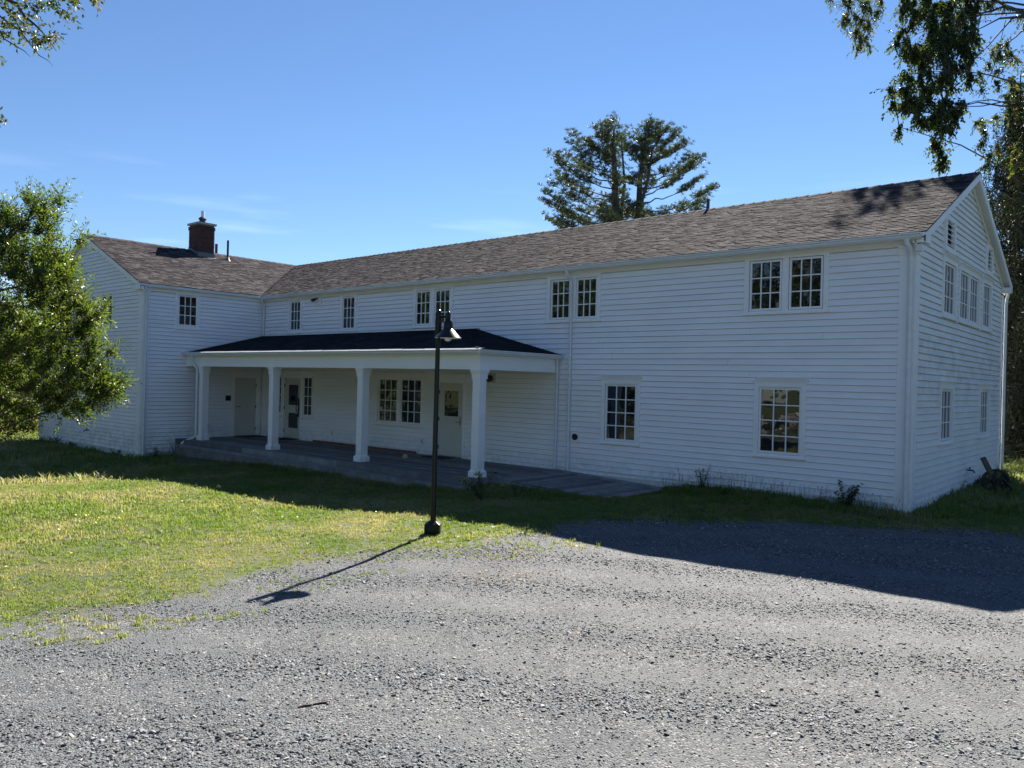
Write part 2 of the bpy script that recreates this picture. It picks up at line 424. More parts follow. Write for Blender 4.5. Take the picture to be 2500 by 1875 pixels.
# edge between the gravel (near side) and the grass, read off along the drive
EDGE_PX = [(0, 1538), (150, 1505), (330, 1475), (480, 1452), (600, 1412), (760, 1372), (900, 1352), (1010, 1345), (1090, 1345), (1160, 1330), (1240, 1312), (1310, 1306),
           (1400, 1284), (1500, 1279), (1750, 1276), (1950, 1276), (2100, 1284), (2250, 1296), (2400, 1300), (2499, 1312)]
EDGE = [tuple(ground_at(u, v)[:2]) for u, v in EDGE_PX]
EDGE = [(-60, -19.5), (-12, -16.2)] + EDGE + [(4.5, -4.0), (9, -5.5), (30, -12)]
EX = np.array([e[0] for e in EDGE]); EY = np.array([e[1] for e in EDGE])
def edge_dist(x, y):
    """signed: positive on the grass side, negative on the gravel side"""
    x = np.atleast_1d(x).astype(float); y = np.atleast_1d(y).astype(float)
    best = np.full(x.shape, 1e9); sgn = np.ones(x.shape)
    for i in range(len(EX)-1):
        ax, ay, bx, by = EX[i], EY[i], EX[i+1], EY[i+1]
        dx, dy = bx-ax, by-ay; L2 = dx*dx+dy*dy
        t = np.clip(((x-ax)*dx+(y-ay)*dy)/L2, 0, 1)
        d = np.hypot(x-ax-t*dx, y-ay-t*dy); cr = dx*(y-ay)-dy*(x-ax)
        m = d < best
        best = np.where(m, d, best); sgn = np.where(m, np.sign(cr), sgn)
    return best*sgn

# ------------------------------------------------------------------ ground material: gravel and lawn soil share it
def ground_mat():
    m, nd, lk, b = newmat('gravel drive and lawn soil')
    b.inputs['Roughness'].default_value = 0.85; b.inputs['Specular IOR Level'].default_value = 0.35
    geo = nd.new('ShaderNodeNewGeometry'); P = geo.outputs['Position']
    at_ = nd.new('ShaderNodeAttribute'); at_.attribute_name = 'edge'
    # gravel
    v1 = N(nd, 'ShaderNodeTexVoronoi', Scale=75.0); lk.new(P, v1.inputs['Vector'])
    v2 = N(nd, 'ShaderNodeTexVoronoi', Scale=150.0); lk.new(P, v2.inputs['Vector'])
    sepc = nd.new('ShaderNodeSeparateColor'); lk.new(v1.outputs['Color'], sepc.inputs[0])
    gc = ramp(nd, lk, sepc.outputs[0], [(0, (0.050, 0.053, 0.057)), (0.5, (0.088, 0.094, 0.103)), (0.85, (0.145, 0.150, 0.156)), (1, (0.32, 0.31, 0.30))])
    sep2 = nd.new('ShaderNodeSeparateColor'); lk.new(v2.outputs['Color'], sep2.inputs[0])
    gc2 = ramp(nd, lk, sep2.outputs[0], [(0, (0.066, 0.072, 0.079)), (1, (0.138, 0.144, 0.150))])
    vs_ = N(nd, 'ShaderNodeVectorMath', operation='DISTANCE'); lk.new(P, vs_.inputs[0]); vs_.inputs[1].default_value = (9.5, -27.5, 0)
    wobn = noise(nd, lk, P, 0.5, 3)
    tm = N(nd, 'ShaderNodeMath', operation='MULTIPLY_ADD'); lk.new(wobn, tm.inputs[0]); tm.inputs[1].default_value = 1.3; lk.new(vs_.outputs['Value'], tm.inputs[2])
    t4 = N(nd, 'ShaderNodeMath', operation='MULTIPLY'); lk.new(tm.outputs[0], t4.inputs[0]); t4.inputs[1].default_value = 4.1
    sn = N(nd, 'ShaderNodeMath', operation='SINE'); lk.new(t4.outputs[0], sn.inputs[0])
    bb_ = noise(nd, lk, P, 2.4, 6, 0.65)
    b3 = N(nd, 'ShaderNodeMath', operation='MULTIPLY_ADD'); lk.new(sn.outputs[0], b3.inputs[0]); b3.inputs[1].default_value = -.10; lk.new(bb_, b3.inputs[2]); big = b3.outputs[0]
    gc = mixc(nd, lk, ramp(nd, lk, big, [(0.38, (0, 0, 0)), (0.62, (1, 1, 1))]), gc, gc2)
    dust = noise(nd, lk, P, 1.7, 7, 0.7)
    gc = mixc(nd, lk, 0.8, gc, ramp(nd, lk, dust, [(0.3, (0.68, 0.69, 0.72)), (0.7, (1.2, 1.19, 1.16))]), 'MULTIPLY')
    # grass soil
    g1 = noise(nd, lk, P, 0.55, 6, 0.6)
    g2 = noise(nd, lk, P, 38.0, 4, 0.7)
    sc = ramp(nd, lk, g1, [(0.3, (0.055, 0.080, 0.022)), (0.5, (0.075, 0.090, 0.032)), (0.66, (0.105, 0.112, 0.045))])
    sc = mixc(nd, lk, 0.75, sc, ramp(nd, lk, g2, [(0.3, (0.35, 0.36, 0.3)), (0.7, (1.35, 1.3, 1.15))]), 'MULTIPLY')
    # the same soil tones run on over the far lawn
    # mask
    e1 = noise(nd, lk, P, 2.6, 6, 0.75)
    ma = N(nd, 'ShaderNodeMath', operation='MULTIPLY_ADD'); lk.new(e1, ma.inputs[0]); ma.inputs[1].default_value = 2.0; lk.new(at_.outputs['Fac'], ma.inputs[2])
    mk = N(nd, 'ShaderNodeMapRange'); mk.inputs['From Min'].default_value = 0.80; mk.inputs['From Max'].default_value = 1.25
    lk.new(ma.outputs[0], mk.inputs['Value'])
    c = mixc(nd, lk, mk.outputs[0], gc, sc)
    lk.new(c, b.inputs['Base Color'])
    h = mixc(nd, lk, mk.outputs[0], v1.outputs['Distance'], g2)
    bn = N(nd, 'ShaderNodeBump', Strength=0.9, Distance=0.012); lk.new(h, bn.inputs['Height'])
    bn.invert = True
    bn2 = N(nd, 'ShaderNodeBump', Strength=0.5, Distance=0.006); lk.new(v2.outputs['Distance'], bn2.inputs['Height']); bn2.invert = True
    lk.new(bn.outputs[0], bn2.inputs['Normal']); lk.new(bn2.outputs[0], b.inputs['Normal'])
    return m
GROUND = ground_mat()

def _axis(parts):
    out = []
    for a, b, s in parts: out += list(np.arange(a, b, s))
    out.append(parts[-1][1]); return np.array(out)
gx_ = _axis([(-600, -100, 50), (-100, -36, 4), (-36, -10, .4), (-10, 5.5, .125), (5.5, 14, .5), (14, 50, 3), (50, 600, 50)])
gy_ = _axis([(-300, -60, 30), (-60, -17, 2), (-17, -0.5, .125), (-.5, 15, .5), (15, 60, 3), (60, 900, 60)])
GX, GY = np.meshgrid(gx_, gy_)
GZ = gz(GX, GY)
GD = edge_dist(GX, GY)
GD = np.where(GY < -19, np.maximum(GD, (-19-GY)*.6), GD)      # the drive is bounded by grass again behind the viewpoint
_w = lambda x, y: (np.sin(x*1.7+y*0.9)+np.sin(x*0.8-y*2.1+1.0)+np.sin(x*3.9+y*3.1)*.5+np.sin(x*6.3-y*5.2+2)*.4)
def relief(x, y):
    near = np.clip((14-np.hypot(x+2, y+8))/4, 0, 1)
    return near*0.008*_w(x, y)
GZ = GZ + relief(GX, GY)
# the far ground sinks and rises gently
GV = np.stack([GX.ravel(), GY.ravel(), GZ.ravel()], 1)
nx = len(gx_); ny = len(gy_)
ii, jj = np.meshgrid(np.arange(ny-1), np.arange(nx-1), indexing='ij')
q = np.stack([ii*nx+jj, ii*nx+jj+1, (ii+1)*nx+jj+1, (ii+1)*nx+jj], -1).reshape(-1, 4)
dq = GD.ravel()[q].mean(1)
def sub_mesh(name, sel):
    F = q[sel]; u, inv = np.unique(F, return_inverse=True)
    o = np_obj(name, GV[u], inv.reshape(F.shape), GROUND, smooth=True, attrs={'edge': np.clip(GD.ravel()[u], -3, 3)})
    return tag(o, kind='structure')
drive = sub_mesh('gravel_drive', dq < 0)
lawn = sub_mesh('lawn', dq >= 0)

# ------------------------------------------------------------------ the building
S_MAIN, S_ELL = 0.4526, 0.4352
EAVE_Y, EAVE_Z, RIDGE_Y, RIDGE_Z = -0.165, 4.996, 4.21, 6.976
EX0, EXR, EY0 = -30.05, -25.66, -4.26            # ell: left wall, ridge, front wall
XE = -21.27                                       # ell right wall
house = empty('clapboard_building', (-12, 2, 0))
tag(house, 'long white two-storey clapboard building with brown shingle roof and a columned porch', 'building')
house.location = (0, 0, 0)

FRONT = lambda h, o, z: (h, -o, z)
ELLS = lambda h, o, z: (XE+o, h, z)
GABLE = lambda h, o, z: (o, h, z)
ELLF = lambda h, o, z: (h, EY0-o, z)

# bodies of the two wings
w = MB(); D = 8.43
w.prism([(-.03, .03, -.6), (-.03, D-.03, -.6), (-.03, D-.03, 4.80), (-.03, RIDGE_Y, RIDGE_Z-.2), (-.03, .03, 4.80)], (-21.6, 0, 0))
wall_main = w.build('wall', WHITE, house)
w = MB()
w.prism([(XE-.03, EY0+.03, -1.2), (XE-.03, EY0+.03, 4.80), (EXR, EY0+.03, RIDGE_Z-.2), (EX0+.03, EY0+.03, 4.80), (EX0+.03, EY0+.03, -1.2)], (0, D+4.2, 0))
wall_ell = w.build('wall', WHITE, house)

# windows and doors as rectangles (h0, h1, z0, z1) that interrupt the boards
front_open = [(-6.66, -5.61, .79, 2.34), (-2.93, -1.88, .79, 2.34), (-3.20, -1.51, 3.65, 4.80), (-8.36, -6.76, 3.65, 4.80), (-13.30, -11.67, 3.65, 4.80),
              (-19.68, -18.86, 3.63, 4.80), (-16.75, -15.92, 3.63, 4.80), (-14.90, -12.77, .80, 2.36), (-12.30, -11.11, -.3, 2.36), (-19.90, -18.76, -.3, 2.36),
              (-20.42, -19.90, .80, 2.36), (-18.76, -18.05, .80, 2.36)]
ells_open = [(-3.22, -2.38, 3.63, 4.80), (-1.17, .1, -.3, 2.32)]
gable_open = [(1.91, 3.10, 3.66, 4.92), (3.32, 5.46, 3.66, 4.92), (5.73, 6.88, 3.66, 4.92), (1.94, 2.77, 4.98, 5.70), (6.05, 6.80, 5.02, 5.72),
              (1.93, 3.08, 1.12, 2.40), (5.74, 6.94, 1.12, 2.40)]
ellf_open = [(-24.50, -23.40, 3.65, 4.90), (-24.50, -23.40, .95, 2.34), (-27.92, -26.82, 3.65, 4.90), (-27.92, -26.82, .95, 2.34)]

def rake_main(z):        # y range of the gable wall at height z
    if z <= 4.80: return (.0, D)
    t = (z+.16-EAVE_Z)/S_MAIN
    return (EAVE_Y+t, 2*RIDGE_Y-EAVE_Y-t)
def rake_ell(z):
    if z <= 4.80: return (EX0, XE)
    t = (z+.16-EAVE_Z)/S_ELL
    return (2*EXR+21.11+t, -21.11-t)
boards = []
def courses(f, wall, z0, ztop, hr, opens, mat, step=.125, lip=.030):
    z = z0
    while z < ztop-.012:
        zt = min(z+step+.012, ztop)
        a0, a1 = hr(z); b0, b1 = hr(zt)
        segs = [(a0, a1, b0, b1)]
        for (h0, h1, oz0, oz1) in opens:
            if oz1 > z+.06 and oz0 < z+.07:
                new = []
                for s_ in segs:
                    if h1 <= s_[0] or h0 >= s_[1]: new.append(s_); continue
                    if h0 > s_[0]: new.append((s_[0], h0, s_[2], h0))
                    if h1 < s_[1]: new.append((h1, s_[1], h1, s_[3]))
                segs = new
        cut = []
        for s_ in segs:          # boards come in limited lengths, butted end to end
            p0, q0 = s_[0], s_[2]
            while s_[1]-p0 > 6.2:
                p1 = p0+random.uniform(3.2, 5.4); cut.append((p0, p1-.0015, q0, p1-.0015)); p0 = q0 = p1+.0015
            cut.append((p0, s_[1], q0, s_[3]))
        segs = cut
        for s_ in segs:
            if s_[1]-s_[0] < .04 or s_[3]-s_[2] < -.3: continue
            j = random.uniform(-.0015, .0015); l1 = lip+random.uniform(-.0015, .003); l2 = lip+random.uniform(-.0015, .003)
            t0, t1 = max(s_[2], s_[0]-9), max(s_[3], s_[2]+.005)
            zg = zt-.026
            vs = [f(s_[0], -.03, z+j), f(s_[1], -.03, z+j), f(s_[1], l2, z+j), f(s_[0], l1, z+j),
                  f(t0, .003, zg), f(t1, .003, zg), f(t1, -.026, zt), f(t0, -.026, zt), f(t1, -.03, zt), f(t0, -.03, zt)]
            c = np.mean(np.array(vs), 0); dd = c-CAMP; dep = dd@FWD
            boards.append(((s_[1]-s_[0])/dep*min(1.0, 3/ max(dep, 1)), vs, wall, mat))
        z += step
cw = .21
courses(FRONT, wall_main, .015, 4.78, lambda z: (XE+.03, -.26) if z > .1 else (XE+.03, -7.95), front_open, WHITE)
courses(GABLE, wall_main, .010, 6.72, lambda z: (max(.24, rake_main(z)[0]), min(D-.2, rake_main(z)[1])), gable_open, WHITE_G)
courses(ELLS, wall_ell, -.36, 4.78, lambda z: (EY0+.2, -.012), ells_open, WHITE)
courses(ELLF, wall_ell, -.36, 6.70, lambda z: (max(EX0+.2, rake_ell(z)[0]), min(XE-.2, rake_ell(z)[1])), ellf_open, WHITE)
boards.sort(key=lambda b_: -b_[0])
BF = [(0, 3, 2, 1), (4, 5, 6, 7), (0, 1, 5, 4), (1, 2, 6, 5), (2, 3, 7, 6), (3, 0, 4, 7)]
rest = {}
CF = [(0, 3, 2, 1), (3, 4, 5, 2), (4, 7, 6, 5), (7, 9, 8, 6), (1, 2, 5, 6, 8), (0, 9, 7, 4, 3)]
for i, (_s, vs, wall, mat) in enumerate(boards):
    if i < 296: mesh_obj('clapboard', vs, CF, mat, wall)
    else: rest.setdefault((wall.name, mat.name), (MB(), wall, mat))[0].add(vs, CF)
for mb, wall, mat in rest.values():
    tag(mb.build('clapboards', mat, wall), kind='stuff')

# skirt, corner boards, frieze boards
t = MB()
t.boxm(FRONT, -7.93, .005, -.02, .006, -.35, .135); t.boxm(FRONT, -7.93, -.27, .007, .022, .105, .137)
t.build('skirt_board', SKIRT, house)
MB().boxm(GABLE, -.002, D, -.02, .004, -.35, .0).build('skirt_board', SKIRT, house)
MB().boxm(ELLS, EY0, -3.12, -.02, .008, -1.2, -.365).build('skirt_board', SKIRT, house)
MB().boxm(ELLF, EX0, XE+.006, -.02, .008, -1.2, -.365).build('skirt_board', SKIRT, house)
def corner(f1, f2, a0, a1, b0, b1, z0, z1):
    m_ = MB().boxm(f1, a0, a1, -.03, .03, z0, z1).build('corner_board', TRIM, house)
    MB().boxm(f2, b0, b1, -.03, .028, z0, z1).build('corner_board', TRIM, house)
corner(FRONT, GABLE, -.26, .025, -.026, .215, .02, 4.73)
corner(ELLF, ELLS, XE-.21, XE+.025, EY0-.026, EY0+.2, -.40, 4.73)
MB().boxm(GABLE, D-.20, D+.03, -.03, .028, .08, 4.72).build('corner_board', TRIM, house)
MB().boxm(ELLF, EX0-.03, EX0+.2, -.03, .028, -.40, 4.72).build('corner_board', TRIM, house)
def cap(f, a0, a1):      # moulded cap on a corner pilaster
    m_ = MB(); m_.boxm(f, a0-.015, a1+.015, .0, .045, 4.62, 4.735); m_.boxm(f, a0-.03, a1+.03, .0, .062, 4.735, 4.765); m_.boxm(f, a0-.045, a1+.045, .0, .08, 4.765, 4.79)
    m_.build('pilaster_cap', TRIM, house)
cap(FRONT, -.26, .028); cap(GABLE, -.02, .215); cap(ELLS, EY0-.02, EY0+.2); cap(ELLF, XE-.21, XE+.02)
MB().boxm(FRONT, XE+.01, .03, -.02, .026, 4.775, 4.885).build('frieze_board', TRIM, house)
MB().boxm(ELLS, EY0-.02, -.03, -.02, .026, 4.775, 4.885).build('frieze_board', TRIM, house)

# ------------------------------------------------------------------ roofs
def slab(name, pts, th, mat, parent):
    """roof sheet: pts = outline on the top face"""
    n = len(pts); vs = [tuple(p) for p in pts]+[(p[0], p[1], p[2]-th) for p in pts]
    fs = [tuple(range(n)), tuple(range(2*n-1, n-1, -1))]+[(i, i+n, (i+1) % n+n, (i+1) % n) for i in range(n)]
    m_ = MB(); m_.add(vs, fs); return m_.build(name, mat, parent)
OX = .19
zm = lambda y: EAVE_Z+S_MAIN*(y-EAVE_Y)
roof_main = slab('roof', [(-21.11, EAVE_Y, EAVE_Z-.012), (OX, EAVE_Y, EAVE_Z-.012), (OX, RIDGE_Y, RIDGE_Z-.012), (EXR, RIDGE_Y, RIDGE_Z-.012)], .07, SHINGLE, house)
slab('roof', [(EXR, RIDGE_Y+.001, RIDGE_Z-.012), (OX, RIDGE_Y+.001, RIDGE_Z-.012), (OX, 2*RIDGE_Y-EAVE_Y, EAVE_Z-.012), (EXR, 2*RIDGE_Y-EAVE_Y, EAVE_Z-.012)], .07, SHINGLE, house)
roof_ell = slab('roof', [(-21.11, EY0-.17, EAVE_Z-.012), (-21.11, EAVE_Y, EAVE_Z-.012), (EXR, RIDGE_Y, RIDGE_Z-.012), (EXR, EY0-.17, RIDGE_Z-.012)], .07, SHINGLE, house)
slab('roof', [(EXR-.001, EY0-.17, RIDGE_Z-.012), (EXR-.001, D+.17, RIDGE_Z-.012), (2*EXR+21.11, D+.17, EAVE_Z-.012), (2*EXR+21.11, EY0-.17, EAVE_Z-.012)], .07, SHINGLE, house)

def shingle_field(P0, U, W, ulo, uhi, wlen, expo, tab, thick, mat, parent, name='shingles', wob=1.0, single=None):
    """rows of shingles. P0 eave start, U unit vector along eave, W unit vector up the slope.
    ulo/uhi(w): limits along U at slope distance w"""
    P0 = Vector(P0); U = Vector(U).normalized(); W = Vector(W).normalized(); Nn = U.cross(W).normalized()
    if Nn.z < 0: Nn = -Nn
    V = []; rn = []; singles = []
    nrow = int(wlen/expo)+1
    for r_ in range(nrow):
        w0 = r_*expo-.02; w1 = min(w0+expo*1.35, wlen)
        if w1-w0 < .03: continue
        a, b = ulo(max(w0, 0)), uhi(max(w0, 0))
        u = a-random.random()*tab
        while u < b:
            L = tab*random.uniform(.55, 1.45); u0 = max(u, a); u1 = min(u+L-.006, b); u += L
            if u1-u0 < .02: continue
            ww = w0+random.uniform(-.007, .005)*wob; h = thick*random.choice((.75, .9, 1.1, 1.3)); h2 = .002
            li = random.uniform(-.003, .003)*wob
            c = [P0+U*u0+W*ww+Nn*(h+li), P0+U*u1+W*(ww+random.uniform(-.004, .004)*wob)+Nn*(h-li), P0+U*u1+W*w1+Nn*h2, P0+U*u0+W*w1+Nn*h2]
            d = [P0+U*u0+W*ww-Nn*.004, P0+U*u1+W*ww-Nn*.004]
            vs = [*c, *d]
            rr = random.random()
            if single and single(c[0]) and len(singles) < 290: singles.append((vs, rr))
            else: V += vs; rn += [rr]*6
    V = np.array([tuple(v) for v in V], dtype=np.float32)
    n = len(V)//6; base = np.arange(n)[:, None]*6
    # quads: top, butt face, two side slivers as quads
    fq = np.concatenate([base+np.array([0, 1, 2, 3]), base+np.array([4, 5, 1, 0]), base+np.array([4, 0, 3, 3])*0+base*0+np.array([0, 0, 0, 0])], 0) if False else np.concatenate([base+np.array([0, 1, 2, 3]), base+np.array([4, 5, 1, 0])], 0)
    o = np_obj(name, V, fq, mat, parent, attrs={'rnd': rn}); tag(o, kind='stuff')
    for vs, rr in singles:
        o = mesh_obj('shingle', vs, [(0, 1, 2, 3), (4, 5, 1, 0), (0, 3, 4), (1, 5, 2)], mat, parent)
    return o
ws = math.hypot(RIDGE_Y-EAVE_Y, RIDGE_Z-EAVE_Z); kx_ = (RIDGE_Y-EAVE_Y)/ws
shingle_field((0, EAVE_Y, EAVE_Z), (1, 0, 0), (0, RIDGE_Y-EAVE_Y, RIDGE_Z-EAVE_Z), lambda w_: -21.11-1.04*(w_*kx_), lambda w_: OX+.012, ws, .120, .22, .014, SHINGLE, roof_main,
              single=lambda p: p.x > -2.1)
we = math.hypot(EXR+21.11, RIDGE_Z-EAVE_Z); ke_ = abs(EXR+21.11)/we
shingle_field((-21.11, 0, EAVE_Z), (0, 1, 0), (EXR+21.11, 0, RIDGE_Z-EAVE_Z), lambda w_: EY0-.18, lambda w_: EAVE_Y+w_*ke_/1.04, we, .120, .22, .014, SHINGLE, roof_ell)
# ridge caps
V = []
rc = MB()
x = EXR
while x < OX:
    x1 = min(x+.30, OX+.01); dz = .012+.01*random.random()
    rc.add([(x, RIDGE_Y-.13, RIDGE_Z-.052), (x, RIDGE_Y, RIDGE_Z+.012), (x, RIDGE_Y+.13, RIDGE_Z-.052), (x1, RIDGE_Y-.13, RIDGE_Z-.052+dz), (x1, RIDGE_Y, RIDGE_Z+.012+dz), (x1, RIDGE_Y+.13, RIDGE_Z-.052+dz)],
           [(0, 3, 4, 1), (1, 4, 5, 2), (3, 5, 4), (0, 1, 2)]); x += .28
tag(rc.build('ridge_caps', SHINGLE, roof_main), kind='stuff')
rc = MB(); y = EY0-.18
while y < RIDGE_Y:
    y1 = y+.30; dz = .012+.01*random.random()
    rc.add([(EXR-.13, y, RIDGE_Z-.052), (EXR, y, RIDGE_Z+.012), (EXR+.13, y, RIDGE_Z-.052), (EXR-.13, y1, RIDGE_Z-.052+dz), (EXR, y1, RIDGE_Z+.012+dz), (EXR+.13, y1, RIDGE_Z-.052+dz)],
           [(0, 3, 4, 1), (1, 4, 5, 2), (3, 5, 4), (0, 1, 2)]); y += .28
tag(rc.build('ridge_caps', SHINGLE, roof_ell), kind='stuff')

# rake boards, soffits, cornice returns
def rakes(P, Q, off, mat=TRIM, w_=.15, th=.035):
    """board under a sloping roof edge from P to Q (top line), thickness along off"""
    P = Vector(P); Q = Vector(Q); d = Vector((0, 0, -w_))
    MB().prism([P, Q, Q+d, P+d], Vector(off)*th).build('rake_board', mat, house)
rz = .085
for ya, yb in ((EAVE_Y-.02, RIDGE_Y), (2*RIDGE_Y-EAVE_Y+.02, RIDGE_Y)):
    za = EAVE_Z-S_MAIN*.02
    rakes((OX-.025, ya, za-.022), (OX-.025, yb, RIDGE_Z-.022), (1, 0, 0), w_=.15)
    rakes((OX-.02, ya, za-rz), (OX-.02, yb, RIDGE_Z-rz), (-1, 0, 0), w_=.02, th=.17)     # soffit under the overhang
    rakes((.02, ya, za-rz-.02), (.02, yb, RIDGE_Z-rz-.02), (1, 0, 0), w_=.13, th=.02)
for xa, xb in ((-21.11+.02, EXR), (2*EXR+21.11-.02, EXR)):
    za = EAVE_Z-S_ELL*.02
    rakes((xa, EY0-.145, za-.022), (xb, EY0-.145, RIDGE_Z-.022), (0, -1, 0), w_=.16)
    rakes((xa, EY0-.15, za-rz), (xb, EY0-.15, RIDGE_Z-rz), (0, 1, 0), w_=.02, th=.14)
    rakes((xa, EY0-.02, za-rz-.02), (xb, EY0-.02, RIDGE_Z-rz-.02), (0, -1, 0), w_=.16, th=.02)
for name_, x0, x1, y0, y1 in (('cornice_return', -.02, OX, EAVE_Y-.02, .20), ('cornice_return', -.02, OX, 8.30, 2*RIDGE_Y-EAVE_Y+.02)):
    MB().box(x0, x1, y0, y1, 4.80, 4.925).build(name_, TRIM, house)
MB().box(XE-.35, -21.09, EY0-.16, EY0+.02, 4.79, 4.925).build('cornice_return', TRIM, house)
MB().box(2*EXR+21.09, EX0+.35, EY0-.16, EY0+.02, 4.79, 4.925).build('cornice_return', TRIM, house)
MB().box(-21.10, -.02, EAVE_Y, .0, 4.885, 4.925).build('soffit', TRIM, house)
MB().box(XE, -21.13, EY0-.14, -.17, 4.885, 4.925).build('soffit', TRIM, house)
MB().box(-21.13, -21.085, EY0-.17, -.20, 4.90, 4.975).build('fascia_board', METALW, house)

def gutter(P, Q, out, name='gutter', w_=.12, h_=.105, sag=0):
    """K-style gutter with open top along P-Q, profile reaching out"""
    P = Vector(P); Q = Vector(Q); out = Vector(out)
    prof = [(0, 0), (.0, -h_), (w_*.55, -h_), (w_*.80, -h_*.62), (w_*.78, -h_*.40), (w_, -h_*.25), (w_, 0), (w_-.012, 0), (w_-.014, -h_*.22), (w_*.70, -h_*.42), (w_*.5, -h_+.008), (.006, -h_+.008), (.006, 0)]
    n = 8; m_ = MB(); k = len(prof); vs = []
    for i in range(n+1):
        c = P.lerp(Q, i/n); c = c+Vector((0, 0, -sag*4*(i/n)*(1-i/n)))
        vs += [c+out*a+Vector((0, 0, b_)) for a, b_ in prof]
    fs = [(i*k+j, i*k+(j+1) % k, (i+1)*k+(j+1) % k, (i+1)*k+j) for i in range(n) for j in range(k)]
    fs += [tuple(range(k)), tuple(range(n*k+k-1, n*k-1, -1))]
    m_.add(vs, fs)
    for i in (0, n):       # end caps
        c = P.lerp(Q, i/n); m_.prism([c, c+out*w_, c+out*w_-Vector((0, 0, h_*.3)), c+out*w_*.55-Vector((0, 0, h_)), c-Vector((0, 0, h_))], (Q-P).normalized()*(.004 if i else -.004))
    return m_.build(name, METALW, house)
gutter((-21.02, EAVE_Y-.02, 4.965), (.13, EAVE_Y-.02, 4.965), (0, -1, 0))
gutter((-21.0, 2*RIDGE_Y-EAVE_Y+.02, 4.955), (.17, 2*RIDGE_Y-EAVE_Y+.02, 4.955), (0, 1, 0))
MB().box(-21.1, OX, EAVE_Y-.018, EAVE_Y-.006, 4.86, 4.975).build('fascia_board', TRIM, house)

def spout(pts, r_=.038, n=10):
    m_ = MB(); m_.tube(pts, r_, n)
    return m_.build('downspout', METALW, house, smooth=True)
spout([(-.10, -.235, 4.87), (-.10, -.235, 4.80), (-.075, -.20, 4.74), (-.065, -.11, 4.64), (-.06, -.085, 4.56), (-.06, -.078, 2.5), (-.055, -.075, -.02), ], .045)
spout([(-7.62, -.235, 4.87), (-7.62, -.235, 4.80), (-7.60, -.19, 4.72), (-7.59, -.10, 4.66), (-7.585, -.075, 4.60), (-7.575, -.07, 2.4), (-7.57, -.07, .10)])
spout([(-7.93, -.10, 2.76), (-7.93, -.10, 2.68), (-7.945, -.075, 2.6), (-7.95, -.07, 1.4), (-7.955, -.07, .07)])
spout([(-21.02, -.235, 4.87), (-21.02, -.235, 4.80), (-21.08, -.17, 4.70), (-21.12, -.09, 4.60), (-21.13, -.075, 4.5), (-21.15, -.07, 3.60)])
spout([(XE+.02, EY0+.06, 4.90), (XE+.035, EY0+.06, 4.80), (XE+.08, EY0+.08, 4.66), (XE+.08, EY0+.09, 4.5), (XE+.075, EY0+.09, 2.0), (XE+.075, EY0+.08, -.44)])
spout([(-20.62, -2.93, 2.78), (-20.62, -2.93, 2.58), (-20.60, -2.90, 2.48), (-20.48, -2.84, 2.36), (-20.46, -2.83, 2.28), (-20.46, -2.83, .18), (-20.50, -2.88, .12), (-20.66, -3.10, .0), (-20.70, -3.16, -.06), (-20.70, -3.17, -.20)])
spout([(.10, 8.66, 4.87), (.10, 8.66, 4.80), (.09, 8.60, 4.70), (.085, 8.53, 4.62), (.08, 8.50, 4.5), (.08, 8.50, .12)])
# bracket boxes at the pilaster heads
MB().box(.02, .13, -.14, -.02, 4.66, 4.78).build('gutter_bracket', METALW, house)

